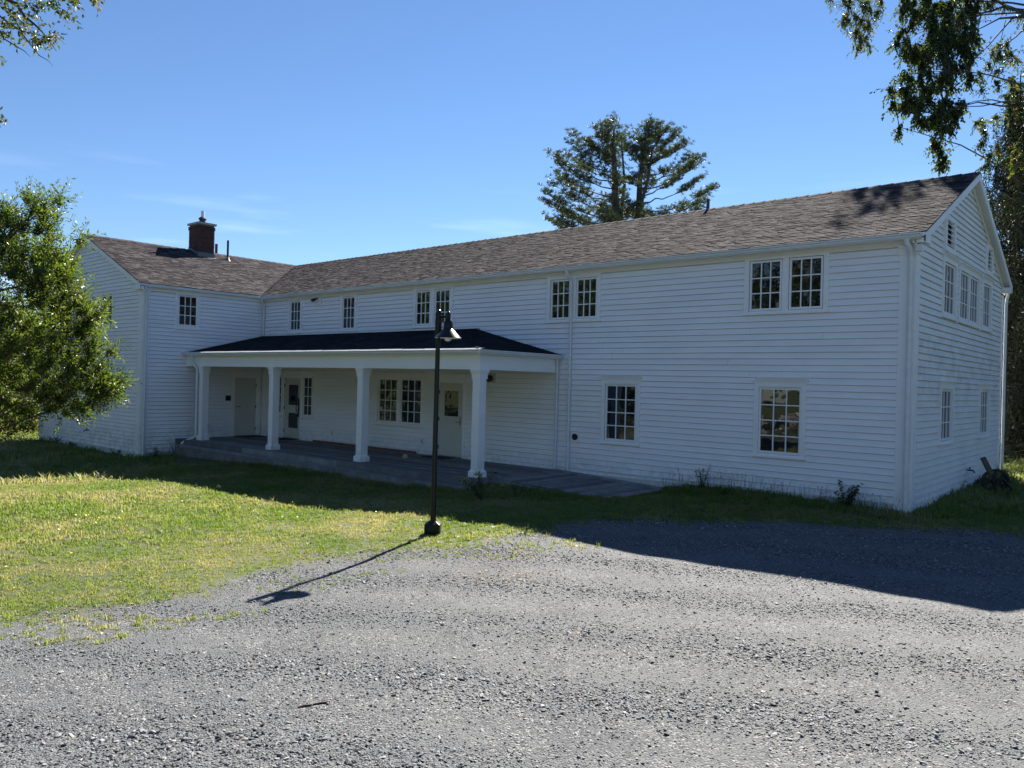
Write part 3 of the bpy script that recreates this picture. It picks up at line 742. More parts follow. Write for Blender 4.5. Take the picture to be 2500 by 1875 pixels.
# ------------------------------------------------------------------ windows
def window(f, opn, sashes, rows, cols, hood=True, sill=True, glass=GLASS, top=.15, side=.095, bot=.07, frieze=False):
    h0, h1, z0, z1 = opn
    zt = z1-(.05 if hood else 0)
    sz0 = min(s_[2] for s_ in sashes); sz1 = max(s_[3] for s_ in sashes)
    c = MB()
    c.boxm(f, h0+.0, h0+side, -.03, .042, z0+.03, zt); c.boxm(f, h1-side, h1, -.03, .042, z0+.03, zt)
    c.boxm(f, h0+side, h1-side, -.03, .040, sz1+.005, zt)
    c.boxm(f, h0+side, h1-side, -.03, .028, z0+.03, sz0-.005)
    ss = sorted(sashes)
    for a, b_ in zip(ss[:-1], ss[1:]): c.boxm(f, a[1]+.005, b_[0]-.005, -.03, .029, sz0-.005, sz1+.005)
    win = c.build('window', TRIM, house)
    if hood:
        hd = MB(); hd.boxm(f, h0-.01, h1+.01, .0, .052, z1-.05, z1-.03); hd.boxm(f, h0-.03, h1+.03, .0, .065, z1-.03, z1-.012); hd.boxm(f, h0-.045, h1+.045, .0, .085, z1-.012, z1)
        hd.build('window_hood', TRIM, win)
    if sill:
        MB().boxm(f, h0-.025, h1+.025, -.02, .062, z0-.005, z0+.032).build('sill', TRIM, win)
    for (a0, a1, b0, b1) in sashes:
        a0 += .009; a1 -= .009; b0 += .006; b1 -= .009
        s_ = MB(); fr = .038
        s_.boxm(f, a0, a0+fr, -.03, .012, b0, b1); s_.boxm(f, a1-fr, a1, -.03, .012, b0, b1)
        s_.boxm(f, a0+fr, a1-fr, -.03, .012, b0, b0+fr*1.15); s_.boxm(f, a0+fr, a1-fr, -.03, .012, b1-fr, b1)
        gh0, gh1, gz0, gz1 = a0+fr, a1-fr, b0+fr*1.15, b1-fr; mw = .011
        for i in range(1, cols): x_ = gh0+(gh1-gh0)*i/cols; s_.boxm(f, x_-mw, x_+mw, -.02, .0095, gz0, gz1)
        for j in range(1, rows): z_ = gz0+(gz1-gz0)*j/rows; s_.boxm(f, gh0, gh1, -.02, .007, z_-mw, z_+mw)
        s_.build('sash', TRIM, win)
        for i in range(cols):
            for j in range(rows):
                x0 = gh0+(gh1-gh0)*i/cols; x1 = gh0+(gh1-gh0)*(i+1)/cols; q0 = gz0+(gz1-gz0)*j/rows; q1 = gz0+(gz1-gz0)*(j+1)/rows
                gm = glass[(i+j*cols) % len(glass)] if isinstance(glass, list) else glass
                tl = random.uniform(-.0012, .0012); tm = random.uniform(-.0012, .0012)
                MB().add([f(x0, -.026, q0), f(x1, -.026, q0), f(x1, -.026, q1), f(x0, -.026, q1), f(x0, -.012+tl, q0), f(x1, -.012, q0), f(x1, -.012+tm, q1), f(x0, -.012+tl+tm, q1)], BF).build('pane', gm, win)
    return win
B_, G_ = GLASS_B, GLASS
window(FRONT, front_open[0], [(-6.56, -5.71, .865, 2.175)], 4, 3, glass=[B_, G_, G_])
window(FRONT, front_open[1], [(-2.84, -1.97, .865, 2.19)], 4, 3)
window(FRONT, front_open[2], [(-3.10, -2.425, 3.725, 4.745), (-2.285, -1.62, 3.725, 4.745)], 3, 3, hood=False)
window(FRONT, front_open[3], [(-8.255, -7.65, 3.725, 4.70), (-7.48, -6.86, 3.725, 4.70)], 3, 3, hood=False)
window(FRONT, front_open[4], [(-13.21, -12.585, 3.725, 4.715), (-12.42, -11.79, 3.725, 4.715)], 3, 3, hood=False)
window(FRONT, front_open[5], [(-19.58, -18.96, 3.72, 4.73)], 3, 3, hood=False)
window(FRONT, front_open[6], [(-16.66, -16.03, 3.70, 4.73)], 3, 3, hood=False)
window(ELLS, ells_open[0], [(-3.12, -2.46, 3.735, 4.745)], 3, 3, hood=False)
window(FRONT, front_open[7], [(-14.78, -13.91, .87, 2.19), (-13.77, -12.86, .87, 2.19)], 4, 3, hood=False, glass=B_)
window(GABLE, gable_open[0], [(2.04, 2.96, 3.74, 4.77)], 3, 3)
window(GABLE, gable_open[1], [(3.46, 4.32, 3.74, 4.77), (4.46, 5.32, 3.74, 4.77)], 3, 3)
window(GABLE, gable_open[2], [(5.86, 6.75, 3.74, 4.77)], 3, 3)
window(GABLE, gable_open[5], [(2.06, 2.95, 1.20, 2.24)], 3, 3)
window(GABLE, gable_open[6], [(5.90, 6.80, 1.20, 2.26)], 3, 3)
for o_ in ellf_open: window(ELLF, o_, [(o_[0]+.12, o_[1]-.12, o_[2]+.08, o_[3]-.14)], 3, 3)

# louvred gable vents
for (h0, h1, z0, z1) in (gable_open[3], gable_open[4]):
    c = MB(); c.boxm(GABLE, h0, h0+.10, -.02, .06, z0, z1); c.boxm(GABLE, h1-.10, h1, -.02, .06, z0, z1); c.boxm(GABLE, h0+.1, h1-.1, -.02, .06, z0, z0+.10); c.boxm(GABLE, h0+.1, h1-.1, -.02, .06, z1-.09, z1)
    lv = c.build('louvre_vent', TRIM, house)
    MB().boxm(GABLE, h0+.1, h1-.1, -.03, -.012, z0+.1, z1-.09).build('vent_backing', SLOT, lv)
    n_ = 5
    for i in range(n_):
        zc = z0+.12+(z1-z0-.21)*(i+.5)/n_
        MB().add([GABLE(h0+.1, .045, zc-.035), GABLE(h1-.1, .045, zc-.035), GABLE(h1-.1, -.01, zc+.02), GABLE(h0+.1, -.01, zc+.02),
                  GABLE(h0+.1, .045, zc-.023), GABLE(h1-.1, .045, zc-.023), GABLE(h1-.1, -.01, zc+.032), GABLE(h0+.1, -.01, zc+.032)], BF).build('slat', TRIM, lv)

# ------------------------------------------------------------------ doors
def door(f, h0, h1, z0, z1, lights, hinge_left=True, lever='lever'):
    d = MB().boxm(f, h0, h1, -.03, .004, z0, z1)
    dr = d.build('door', DOORP, house)
    for (a0, a1, b0, b1) in lights:
        m_ = MB()
        for q in ((a0-.02, a0, b0-.02, b1+.02), (a1, a1+.02, b0-.02, b1+.02), (a0, a1, b0-.02, b0), (a0, a1, b1, b1+.02)): m_.boxm(f, q[0], q[1], .0, .012, q[2], q[3])
        m_.build('light_frame', DOORP, dr)
        MB().boxm(f, a0, a1, .0, .006, b0, b1).build('door_glass', GLASS_B, dr)
    hh = h0-.01 if hinge_left else h1+.01
    for z_ in (z0+.22, (z0+z1)/2, z1-.25): MB().boxm(f, hh-.012, hh+.012, .0, .022, z_-.055, z_+.055).build('hinge', DARKM, dr)
    hx = h1-.085 if hinge_left else h0+.085
    if lever == 'lever':
        MB().boxm(f, hx-.022, hx+.022, .004, .016, z0+.86, z0+1.10).build('lock_plate', STEEL, dr)
        m_ = MB(); m_.tube([f(hx, .01, z0+.95), f(hx, .065, z0+.95)], .011, 8); m_.tube([f(hx, .06, z0+.95), f(hx-(.13 if hinge_left else -.13), .06, z0+.948)], .010, 8)
        m_.build('handle', STEEL, dr, smooth=True)
    elif lever == 'pull':
        MB().boxm(f, hx-.028, hx+.028, .004, .018, z0+.72, z0+1.36).build('lock_plate', DARKM, dr)
        m_ = MB(); m_.tube([f(hx, .015, z0+.86), f(hx-.02, .07, z0+.90), f(hx-.05, .08, z0+1.02), f(hx-.02, .07, z0+1.12), f(hx, .015, z0+1.16)], .012, 8)
        m_.build('handle', DARKM, dr, smooth=True)
    else:
        m_ = MB(); m_.tube([f(hx, .0, z0+1.0), f(hx, .06, z0+1.0)], .012, 8); m_.tube([f(hx, .055, z0+1.0), f(hx+.11, .055, z0+1.0)], .011, 8)
        m_.build('handle', DARKM, dr, smooth=True)
    MB().boxm(f, h0, h1, .0, .05, z0-.03, z0-.004).build('threshold', STEEL, dr)
    return dr
FZ = .05
door(FRONT, -12.13, -11.22, .085, 2.09, [(-11.92, -11.38, 1.18, 1.88)])
door(FRONT, -19.79, -18.87, .085, 2.11, [(-19.55, -19.00, 1.20, 1.89), (-19.54, -18.99, .42, .93)], lever='pull')
door(ELLS, -1.03, -.24, .075, 2.08, [], hinge_left=False, lever='knob')
def casing(f, h0, h1, z0, z1, i0, i1, iz):
    c = MB(); c.boxm(f, h0, i0, -.03, .03, z0, z1); c.boxm(f, i1, h1, -.03, .03, z0, z1); c.boxm(f, i0, i1, -.03, .03, iz, z1)
    c.boxm(f, h0-.02, h1+.02, .0, .045, z1-.0, z1+.022)
    return c.build('door_casing', TRIM, house)
casing(FRONT, -12.30, -11.11, .055, 2.335, -12.15, -11.20, 2.105)
casing(FRONT, -19.905, -18.755, .055, 2.335, -19.81, -18.85, 2.125)
casing(ELLS, -1.17, -.045, .055, 2.30, -1.045, -.225, 2.095)
window(FRONT, (-20.42, -19.91, .80, 2.36), [(-20.33, -19.97, .88, 2.165)], 4, 2, hood=False, side=.08)
window(FRONT, (-18.75, -18.05, .80, 2.36), [(-18.70, -18.19, .86, 2.175)], 4, 2, hood=False, side=.05)

# ------------------------------------------------------------------ porch
PXR, PYF = -7.98, -2.80                   # outer faces of the beam
b = MB(); b.box(XE+.01, PXR, PYF, PYF+.24, 2.42, 2.745); b.build('porch_beam', TRIM, house)
b = MB(); b.box(PXR-.24, PXR-.002, PYF+.241, -.03, 2.421, 2.744); b.build('porch_beam', TRIM, house)
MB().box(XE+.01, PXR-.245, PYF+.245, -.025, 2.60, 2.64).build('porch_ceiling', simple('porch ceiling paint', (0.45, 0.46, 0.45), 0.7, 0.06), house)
MB().box(XE+.01, -7.86, -2.90, PYF-.002, 2.745, 2.775).build('porch_soffit', TRIM, house)
MB().box(-7.978, -7.86, PYF-.0, -.03, 2.746, 2.776).build('porch_soffit', TRIM, house)
PZ, PT = 2.86, 3.58
hip_t = (-10.83, 0.0, PT); hip_b = (-7.88, -2.88, PZ)
proof = MB()
proof.add([(XE+.005, -2.88, PZ-.01), hip_b[:2]+(PZ-.01,), hip_t[:2]+(PT-.01,), (XE+.005, 0, PT-.01), (-7.88, 0, PZ-.01), (XE+.005, -2.88, PZ-.06), hip_b[:2]+(PZ-.06,), (-7.88, 0, PZ-.06), (XE+.005, 0, PZ-.06)],
          [(0, 1, 2, 3), (1, 4, 2), (0, 5, 6, 1), (1, 6, 7, 4), (5, 8, 7, 6), (0, 3, 8, 5), (3, 2, 4, 7, 8)])
porch_roof = proof.build('porch_roof', SHINGLE_P, house)
wp = math.hypot(2.88, PT-PZ)
shingle_field((0, -2.88, PZ), (1, 0, 0), (0, 2.88, PT-PZ), lambda w_: XE+.01, lambda w_: -7.88-2.95*w_/wp, wp, .14, .33, .006, SHINGLE_P, porch_roof, wob=.35)
wp2 = math.hypot(2.95, PT-PZ)
shingle_field((-7.88, 0, PZ), (0, 1, 0), (-2.95, 0, PT-PZ), lambda w_: -2.88+2.88*w_/wp2, lambda w_: -.01, wp2, .14, .33, .006, SHINGLE_P, porch_roof, wob=.35)
# flashing strips against the walls
MB().add([(XE+.004, -2.9, PZ+.0), (XE+.004, 0, PT+.01), (XE+.004, 0, PT+.05), (XE+.004, -2.9, PZ+.04), (XE+.03, -2.9, PZ+.0), (XE+.03, 0, PT+.01), (XE+.03, 0, PT+.05), (XE+.03, -2.9, PZ+.04)], BF).build('flashing', METALW, porch_roof)
MB().boxm(FRONT, XE+.04, -10.84, .018, .03, PT-.005, PT+.035).build('flashing', TRIM, porch_roof)
# bright bent drip edge above the gutters
de = MB(); x = XE+.02
while x < -8.1:
    x1 = min(x+random.uniform(.5, 1.6), -7.88); a, c_ = random.uniform(-.004, .008), random.uniform(-.004, .010)
    de.add([(x, -2.905, PZ+.002+a), (x1, -2.905, PZ+.002+c_), (x1, -2.84, PZ+.022+c_), (x, -2.84, PZ+.022+a), (x, -2.905, PZ-.02), (x1, -2.905, PZ-.02)], [(0, 1, 2, 3), (4, 5, 1, 0)]); x = x1
de.build('drip_edge', simple('bare aluminium edge', (0.75, 0.75, 0.75), 0.3, 0.1, 9, metal=0.4), porch_roof)
gutter((XE+.03, -2.885, PZ-.008), (-7.84, -2.885, PZ-.008), (0, -1, 0), w_=.11, h_=.09)
gutter((-7.88, -2.98, PZ-.009), (-7.88, -.02, PZ-.009), (1, 0, 0), w_=.11, h_=.09)
# columns
def column(x, y):
    e_ = empty('porch_column', (x, y, FZ), house)
    MB().box(-.105, .105, -.105, .105, .17, 2.17).build('shaft', TRIM, e_)
    c = MB(); c.box(-.145, .145, -.145, .145, .002, .12)
    c.add([(-.145, -.145, .12), (.145, -.145, .12), (.145, .145, .12), (-.145, .145, .12), (-.106, -.106, .17), (.106, -.106, .17), (.106, .106, .17), (-.106, .106, .17)],
          [(0, 1, 5, 4), (1, 2, 6, 5), (2, 3, 7, 6), (3, 0, 4, 7)])
    c.build('column_base', TRIM, e_)
    c = MB(); c.box(-.125, .125, -.125, .125, 2.16, 2.27)
    c.add([(-.128, -.128, 2.27), (.128, -.128, 2.27), (.128, .128, 2.27), (-.128, .128, 2.27), (-.152, -.152, 2.345), (.152, -.152, 2.345), (.152, .152, 2.345), (-.152, .152, 2.345)],
          [(0, 1, 5, 4), (1, 2, 6, 5), (2, 3, 7, 6), (3, 0, 4, 7), (4, 5, 6, 7), (3, 2, 1, 0)])
    c.box(-.156, .156, -.156, .156, 2.345, 2.368)
    c.build('capital', TRIM, e_)
for x in (-20.27, -16.20, -12.14, -8.085): column(x, -2.685)
# deck: long boards along the front, framed by steps
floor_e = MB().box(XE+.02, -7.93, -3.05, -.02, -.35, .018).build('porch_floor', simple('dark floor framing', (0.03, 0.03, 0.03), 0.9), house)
y = -.035; i = 0
while y > -3.0:
    joint = -14.5+random.uniform(-3, 3)
    for xa, xb in ((XE+.03, joint-.002), (joint+.002, -7.94)):
        MB().box(xa, xb, y-.136, y, .02, FZ+random.uniform(-.002, .002)).build('plank', DECK, floor_e)
    y -= .142
for xa, xb in ((XE+.03, -17.1), (-17.09, -12.6), (-12.59, -7.93)):
    MB().box(xa, xb, -3.125, -3.052, -.10, FZ+.002).build('plank', DECK, floor_e)
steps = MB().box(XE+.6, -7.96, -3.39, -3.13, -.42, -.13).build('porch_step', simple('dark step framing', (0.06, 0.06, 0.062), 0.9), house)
for k_, (ya, yb) in enumerate(((-3.42, -3.28), (-3.275, -3.13))):
    for xa, xb in ((XE+.6, -16.3), (-16.29, -11.2), (-11.19, -7.9)):
        MB().box(xa, xb, ya, yb, -.128, -.095+random.uniform(-.003, .003)).build('tread_board', DECK, steps)
for xa, xb in ((XE+.6, -15.0), (-14.99, -7.93)):
    MB().box(xa, xb, -3.415, -3.395, -.44, -.13).build('riser_board', DECK, steps)
MB().box(-7.928, -7.905, -3.12, -2.36, -.30, .045).build('end_board', DECK, floor_e)
MB().box(-7.93, -7.905, -3.40, -3.125, -.40, -.10).build('end_board', DECK, steps)
# ramp of cross boards down to the drive
ramp_ = empty('ramp', (-7.94, -1.2, .0), house)
def rz_(x): return .045-(x+7.93)*.047
x = -7.90; i = 0
while x < -4.95:
    w_ = .113; y0 = -2.35-random.uniform(0, .02); y1 = -.26
    z0 = rz_(x)+random.uniform(-.003, .003); z1 = rz_(x+w_)+random.uniform(-.003, .003)
    MB().add([(x-(-7.94), y0+1.2, z0-.035), (x+w_+7.94, y0+1.2, z1-.035), (x+w_+7.94, y1+1.2, z1-.035), (x+7.94, y1+1.2, z0-.035),
              (x-(-7.94), y0+1.2, z0), (x+w_+7.94, y0+1.2, z1), (x+w_+7.94, y1+1.2, z1), (x+7.94, y1+1.2, z0)], BF).build('plank', DECK, ramp_)
    x += .133
kb = MB(); kb.add([(0.0, .96, -.15), (3.1, .96, -.25), (3.1, 1.14, -.25), (0.0, 1.14, -.15), (0.0, .96, .075), (3.1, .96, -.07), (3.1, 1.14, -.07), (0.0, 1.14, .075)], BF)
kb.build('edge_board', DECK, ramp_)
kb = MB(); kb.add([(0.0, -1.20, -.35), (3.05, -1.20, -.35), (3.05, -1.16, -.35), (0.0, -1.16, -.35), (0.0, -1.20, .01), (3.05, -1.20, -.135), (3.05, -1.16, -.135), (0.0, -1.16, .01)], BF)
kb.build('edge_board', DECK, ramp_)

# ------------------------------------------------------------------ chimney and pipes
chx0, chx1, chy0, chy1 = -25.78, -24.98, -.58, .06
ch = MB().box(chx0+.02, chx1-.02, chy0+.02, chy1-.02, 6.4, 7.93).build('chimney', MORTAR, house)
proto = MB().box(-.097, .097, -.046, .046, -.028, .028).build('brick', BRICK, ch, bevel=.003)
first = True
z = 6.62; row = 0
while z < 7.90:
    ex = .022 if z > 7.72 else 0.0
    for side in range(4):
        Lx, Ly = chx1-chx0+2*ex, chy1-chy0+2*ex
        L = Lx if side % 2 == 0 else Ly
        lo, hi = (0.0, L) if (side+row) % 2 == 0 else (.094, L-.094)
        a = lo - (.10 if row % 2 else .0)
        while a < hi-.02:
            c0, c1 = max(a, lo), min(a+.200, hi); a += .207
            if c1-c0 < .03: continue
            b_ = proto if first else share('brick', proto, ch)
            first = False
            j = random.uniform(-.003, .003); cc = (c0+c1)/2; b_.scale = ((c1-c0)/.200, 1, 1)
            if side == 0: b_.location = (chx0-ex+cc, chy0-ex+.046+j, z)
            elif side == 2: b_.location = (chx0-ex+cc, chy1+ex-.046+j, z)
            elif side == 1: b_.location = (chx1+ex-.046+j, chy0-ex+cc, z); b_.rotation_euler = (0, 0, pi/2)
            else: b_.location = (chx0-ex+.046+j, chy0-ex+cc, z); b_.rotation_euler = (0, 0, pi/2)
    z += .068; row += 1
MB().box(chx0-.05, chx1+.05, chy0-.05, chy1+.05, 7.925, 8.0).build('chimney_cap', CONC, ch)
fl = MB().lathe([(.115, 0), (.115, .16), (.15, .17), (.155, .20), (.11, .24), (.085, .26), (0, .26)], ((chx0+chx1)/2+.03, (chy0+chy1)/2, 8.0)); fl.build('flue_collar', SLOT, ch, smooth=True)
MB().lathe([(.062, .24), (.062, .50), (.05, .50), (.05, .30)], ((chx0+chx1)/2+.03, (chy0+chy1)/2, 8.0)).build('flue_pipe', METALW, ch, smooth=True)
fb = MB()
zr = lambda x: RIDGE_Z-S_ELL*abs(x-EXR)
for (xa, xb, ya, yb) in ((chx1, chx1+.012, chy0-.012, chy1+.012), (chx0, chx1, chy0-.012, chy0)):
    fb.add([(xa, ya, zr(xa)-.05), (xb, ya, zr(xb)-.05), (xb, yb, zr(xb)-.05), (xa, yb, zr(xa)-.05), (xa, ya, zr(xa)+.17), (xb, ya, zr(xb)+.15), (xb, yb, zr(xb)+.15), (xa, yb, zr(xa)+.17)], BF)
fb.add([(chx1, chy0-.05, zr(chx1)+.01), (chx1+.13, chy0-.05, zr(chx1+.13)+.018), (chx1+.13, chy1+.05, zr(chx1+.13)+.018), (chx1, chy1+.05, zr(chx1)+.01)], [(0, 1, 2, 3)])
fb.build('flashing', LEAD, ch)
def vent_pipe(x, y, z0, z1, r_, mat, cone=True):
    o = MB().tube([(x, y, z0-.1), (x, y, z1)], r_, 12).build('vent_pipe', mat, house, smooth=True)
    if cone: MB().lathe([(r_+.075, -.035), (r_+.05, .0), (r_+.004, .13)], (x, y, z0), 14).build('pipe_boot', LEAD, o, smooth=True)
vent_pipe(-24.98, .62, 6.68, 7.46, .042, PIPE)
vent_pipe(-25.95, .66, 6.85, 7.42, .055, PIPER)
vent_pipe(-6.29, 4.30, 6.9, 7.28, .045, PIPER)

# ------------------------------------------------------------------ small fittings on the walls
def box_part(name, f, h0, h1, o0, o1, z0, z1, mat, parent=house): return MB().boxm(f, h0, h1, o0, o1, z0, z1).build(name, mat, parent)
vb = box_part('vent_hood', FRONT, -7.51, -7.25, .0, .045, .78, 1.0, TRIM)
MB().lathe([(.075, 0), (.078, .03), (.05, .045), (.0, .048)], (0, 0, 0), 18).build('vent_opening', SLOT, vb).matrix_world = Matrix.Translation((-7.38, -.045, .89)) @ Matrix.Rotation(pi/2, 4, 'X')
fp = box_part('light_plate', FRONT, -10.30, -10.02, .015, .04, 2.13, 2.39, DOORP)
fo = MB(); fo.lathe([(.0, .17), (.06, .165), (.085, .13), (.085, .04), (.05, .0)], (0, 0, 0), 18)
fo.build('porch_light', DARKM, fp, smooth=True).matrix_world = Matrix.Translation((-10.16, -.03, 2.26)) @ Matrix.Rotation(radians(100), 4, 'X')
cp = box_part('light_plate', FRONT, -18.02, -17.78, .02, .05, 4.56, 4.76, TRIM)
for dx in (-.09, -.01):
    MB().tube([(-17.95+dx, -.05, 4.76), (-17.98+dx, -.13, 4.72), (-18.0+dx, -.20, 4.66)], [.02, .035, .05], 10).build('floodlight', DARKM, cp, smooth=True)
box_part('plaque', ELLS, -1.39, -1.20, .015, .035, 1.28, 1.46, SLOT)
for f, h, z_ in ((FRONT, -17.02, .40), (FRONT, -12.78, .42), (ELLS, -2.05, .42)):
    oc = box_part('outlet_cover', f, h-.06, h+.06, .01, .06, z_-.08, z_+.08, TRIM)
    MB().boxm(f, h+.01, h+.035, .06, .064, z_-.06, z_+.06).build('outlet_slot', DARKM, oc)
def faucet(f, h, z_):
    m_ = MB(); m_.tube([f(h, 0, z_), f(h, .10, z_)], .016, 8); m_.tube([f(h, .06, z_), f(h, .14, z_+.0), f(h, .17, z_-.05)], .018, 8)
    o = m_.build('faucet', DARKM, house, smooth=True)
    m_ = MB(); m_.tube([f(h-.05, .075, z_+.055), f(h+.05, .075, z_+.055)], .014, 8); m_.tube([f(h, .075, z_), f(h, .075, z_+.055)], .009, 6); m_.build('valve_handle', DARKM, o, smooth=True)
faucet(GABLE, 4.60, .46); faucet(ELLF, -25.25, .12)

# ------------------------------------------------------------------ things on the porch
def on_floor(u, v, z=FZ):
    d = FWD + RGT*(u-1250)/FPX - UPV*(v-937.5)/FPX
    return CAMP+d*((z-CZ)/d[2])
o = MB().box(-.42, .42, -.24, .24, 0, .014).build('doormat', MAT_RUG, None, loc=(-11.75, -.38, FZ+.004)); tag(o, 'dark doormat in front of the white porch door behind the lamp post', 'doormat')
o = MB().box(-.42, .42, -.24, .24, 0, .014).build('doormat', MAT_RUG, None, loc=(-19.3, -.38, FZ+.004)); tag(o, 'dark doormat in front of the door between the sidelight windows', 'doormat')
o = MB().box(-.26, .26, -.42, .42, 0, .014).build('doormat', MAT_RUG, None, loc=(-20.85, -.66, FZ+.004)); tag(o, 'dark doormat at the plain door in the porch corner', 'doormat')
o = MB().box(-2.45, 2.45, -.045, .045, 0, .055).build('timber_board', REDWOOD, None, loc=(-15.45, -.11, FZ+.004)); tag(o, 'long reddish timber lying on the porch floor against the wall', 'timber')
p_ = on_floor(989.6, 1119)
o = MB().lathe([(0, 0), (.07, .0), (.085, .03), (.06, .09), (.03, .115), (0, .12)], (0, 0, 0), 14).build('yellow_lump', simple('pale yellow lump', (0.42, 0.40, 0.27), 0.8, 0.2, 30), None, smooth=True, loc=tuple(p_[:2])+(FZ+.003,))  # unidentified small yellow object, modelled as a plain rounded lump
tag(o, 'small pale yellowish lump lying alone on the grey porch floor', 'lump')

# ------------------------------------------------------------------ lamp post
LX, LY = -4.65, -7.25
LZ = gz1(LX, LY)
lamp = empty('lamp_post', (LX, LY, LZ))
tag(lamp, 'black lamp post with one cone shade standing at the lawn edge', 'lamp post')
b = MB(); b.box(-.125, .125, -.125, .125, -.15, .16)
b.add([(-.125, -.125, .16), (.125, -.125, .16), (.125, .125, .16), (-.125, .125, .16), (-.06, -.06, .20), (.06, -.06, .20), (.06, .06, .20), (-.06, .06, .20)], [(0, 1, 5, 4), (1, 2, 6, 5), (2, 3, 7, 6), (3, 0, 4, 7), (4, 5, 6, 7)])
o = b.build('base_block', POLE, lamp, bevel=.008); o.rotation_euler = (0, 0, .7)
tilt = .030
o = MB().lathe([(.047, .15), (.043, 1.0), (.036, 3.24)], (0, 0, 0), 20).build('pole', POLE, lamp, smooth=True)
hd = MB(); hd.lathe([(.042, 3.16), (.052, 3.20), (.055, 3.42), (.050, 3.47), (.054, 3.49), (.053, 3.52), (.040, 3.56), (.020, 3.585), (0, 3.59)], (0, 0, 0), 20)
hd.build('pole_cap', POLE, lamp, smooth=True)
AX = .225
a = MB(); a.tube([(.03, 0, 3.47), (AX, .0, 3.47)], .020, 10); a.build('arm', POLE, lamp, smooth=True)
hd = MB(); hd.lathe([(0, 3.555), (.018, 3.548), (.034, 3.52), (.036, 3.46), (.036, 3.43), (.050, 3.41), (.068, 3.38), (.074, 3.34), (.074, 3.26)], (AX, 0, 0), 20)
hd.build('lamp_neck', POLE, lamp, smooth=True)
sh = MB(); sh.lathe([(.070, 3.275), (.085, 3.265), (.208, 3.135), (.214, 3.128)], (AX, 0, 0), 32); o = sh.build('lamp_shade', POLE, lamp, smooth=True)
sh = MB(); sh.lathe([(.212, 3.126), (.205, 3.128), (.08, 3.258)], (AX, 0, 0), 32); sh.build('shade_lining', SHADE_IN, o, smooth=True)
gl = MB(); gl.lathe([(.05, 3.20), (.058, 3.17), (.062, 3.14), (.058, 3.11), (.045, 3.088), (.025, 3.076), (0, 3.072)], (AX, 0, 0), 20); gl.build('bulb_globe', GLOBE, lamp, smooth=True)
lamp.rotation_euler = (0.0, radians(0.2), 0); lamp.scale = (.92, .92, .92)

# ------------------------------------------------------------------ old iron wheel leaning by the gable
wp_ = ground_at(2430, 1204)
wheel = empty('iron_wheel', tuple(wp_)); wheel.rotation_euler = (0, 0, radians(28))
tag(wheel, 'old black iron implement wheel with slanted beam and curved legs by the gable wall', 'implement wheel')
R_ = .27
d = MB()
n = 28
for (ra, rb, za, zb) in ((R_, R_-.045, -.05, .05), (.085, .03, -.07, .07)):
    prof = [(ra, za), (ra, zb), (rb, zb), (rb, za)]
    vs = []; 
    for k in range(n):
        a_ = 2*pi*k/n; vs += [(r0*cos(a_), z_, r0*sin(a_)) for r0, z_ in prof]
    d.add(vs, [(k*4+j, k*4+(j+1) % 4, ((k+1) % n)*4+(j+1) % 4, ((k+1) % n)*4+j) for k in range(n) for j in range(4)])
o = d.build('rim', IRON, wheel); o.location = (0, 0, R_-.02)
for k in range(5):
    a0, a1 = 2*pi*k/5+.25, 2*pi*(k+1)/5-.25
    pts = [(cos(a0)*.08, 0, sin(a0)*.08)] + [(cos(a)*(R_-.04), 0, sin(a)*(R_-.04)) for a in np.linspace(a0, a1, 6)] + [(cos(a1)*.08, 0, sin(a1)*.08)]
    m_ = MB(); m_.prism([Vector(p)+Vector((0, -.012, 0)) for p in pts], (0, .024, 0)); o = m_.build('web', IRON, wheel); o.location = (0, 0, R_-.02)
def bar(a, b_, w1, t1, name, mat):
    a = Vector(a); b_ = Vector(b_); d_ = (b_-a).normalized(); s1 = d_.cross(Vector((0, 1, 0))).normalized()*w1/2; s2 = Vector((0, 1, 0))*t1/2
    m_ = MB(); m_.add([a-s1-s2, a+s1-s2, a+s1+s2, a-s1+s2, b_-s1-s2, b_+s1-s2, b_+s1+s2, b_-s1+s2], BF); return m_.build(name, mat, wheel, bevel=.008)
bar((-.10, -.05, .40), (-.27, -.02, .76), .10, .09, 'beam', OLDWOOD)
m_ = MB(); m_.tube([(0, -.08, R_), (.12, -.12, .30), (.24, -.15, .16), (.30, -.16, -.08)], [.022, .024, .022, .018], 8); m_.build('leg', IRON, wheel, smooth=True)
m_ = MB(); m_.tube([(.02, .09, R_), (.16, .12, .28), (.34, .14, .12), (.42, .15, -.08)], [.022, .024, .022, .018], 8); m_.build('leg', IRON, wheel, smooth=True)
m_ = MB(); m_.tube([(0, -.12, R_-.02), (0, .12, R_-.02)], .028, 10); m_.build('axle', IRON, wheel, smooth=True)

# ------------------------------------------------------------------ foliage tools
def unit(v): return v/np.maximum(np.linalg.norm(v, axis=-1, keepdims=True), 1e-9)
def rand_dirs(n, zbias=0.0):
    d = RNG.normal(size=(n, 3)); d = unit(d); d[:, 2] += zbias; return unit(d)
def leaf_mesh(name, P, Dr, L, Wd, mat, parent=None, fold=0.25, rnd=None):
    n = len(P); P = np.asarray(P); Dr = unit(np.asarray(Dr)); L = np.broadcast_to(np.asarray(L), (n,))[:, None]; Wd = np.broadcast_to(np.asarray(Wd), (n,))[:, None]
    S = unit(np.cross(Dr, RNG.normal(size=(n, 3)))); Up = np.cross(S, Dr)
    V = np.empty((n, 4, 3)); V[:, 0] = P; V[:, 1] = P+Dr*L*.5+S*Wd+Up*Wd*fold; V[:, 2] = P+Dr*L-Up*L*.12; V[:, 3] = P+Dr*L*.5-S*Wd+Up*Wd*fold
    F = np.arange(n*4).reshape(n, 4)
    r_ = RNG.random(n) if rnd is None else rnd
    return np_obj(name, V.reshape(-1, 3), F, mat, parent, attrs={'rnd': np.repeat(r_, 4)})

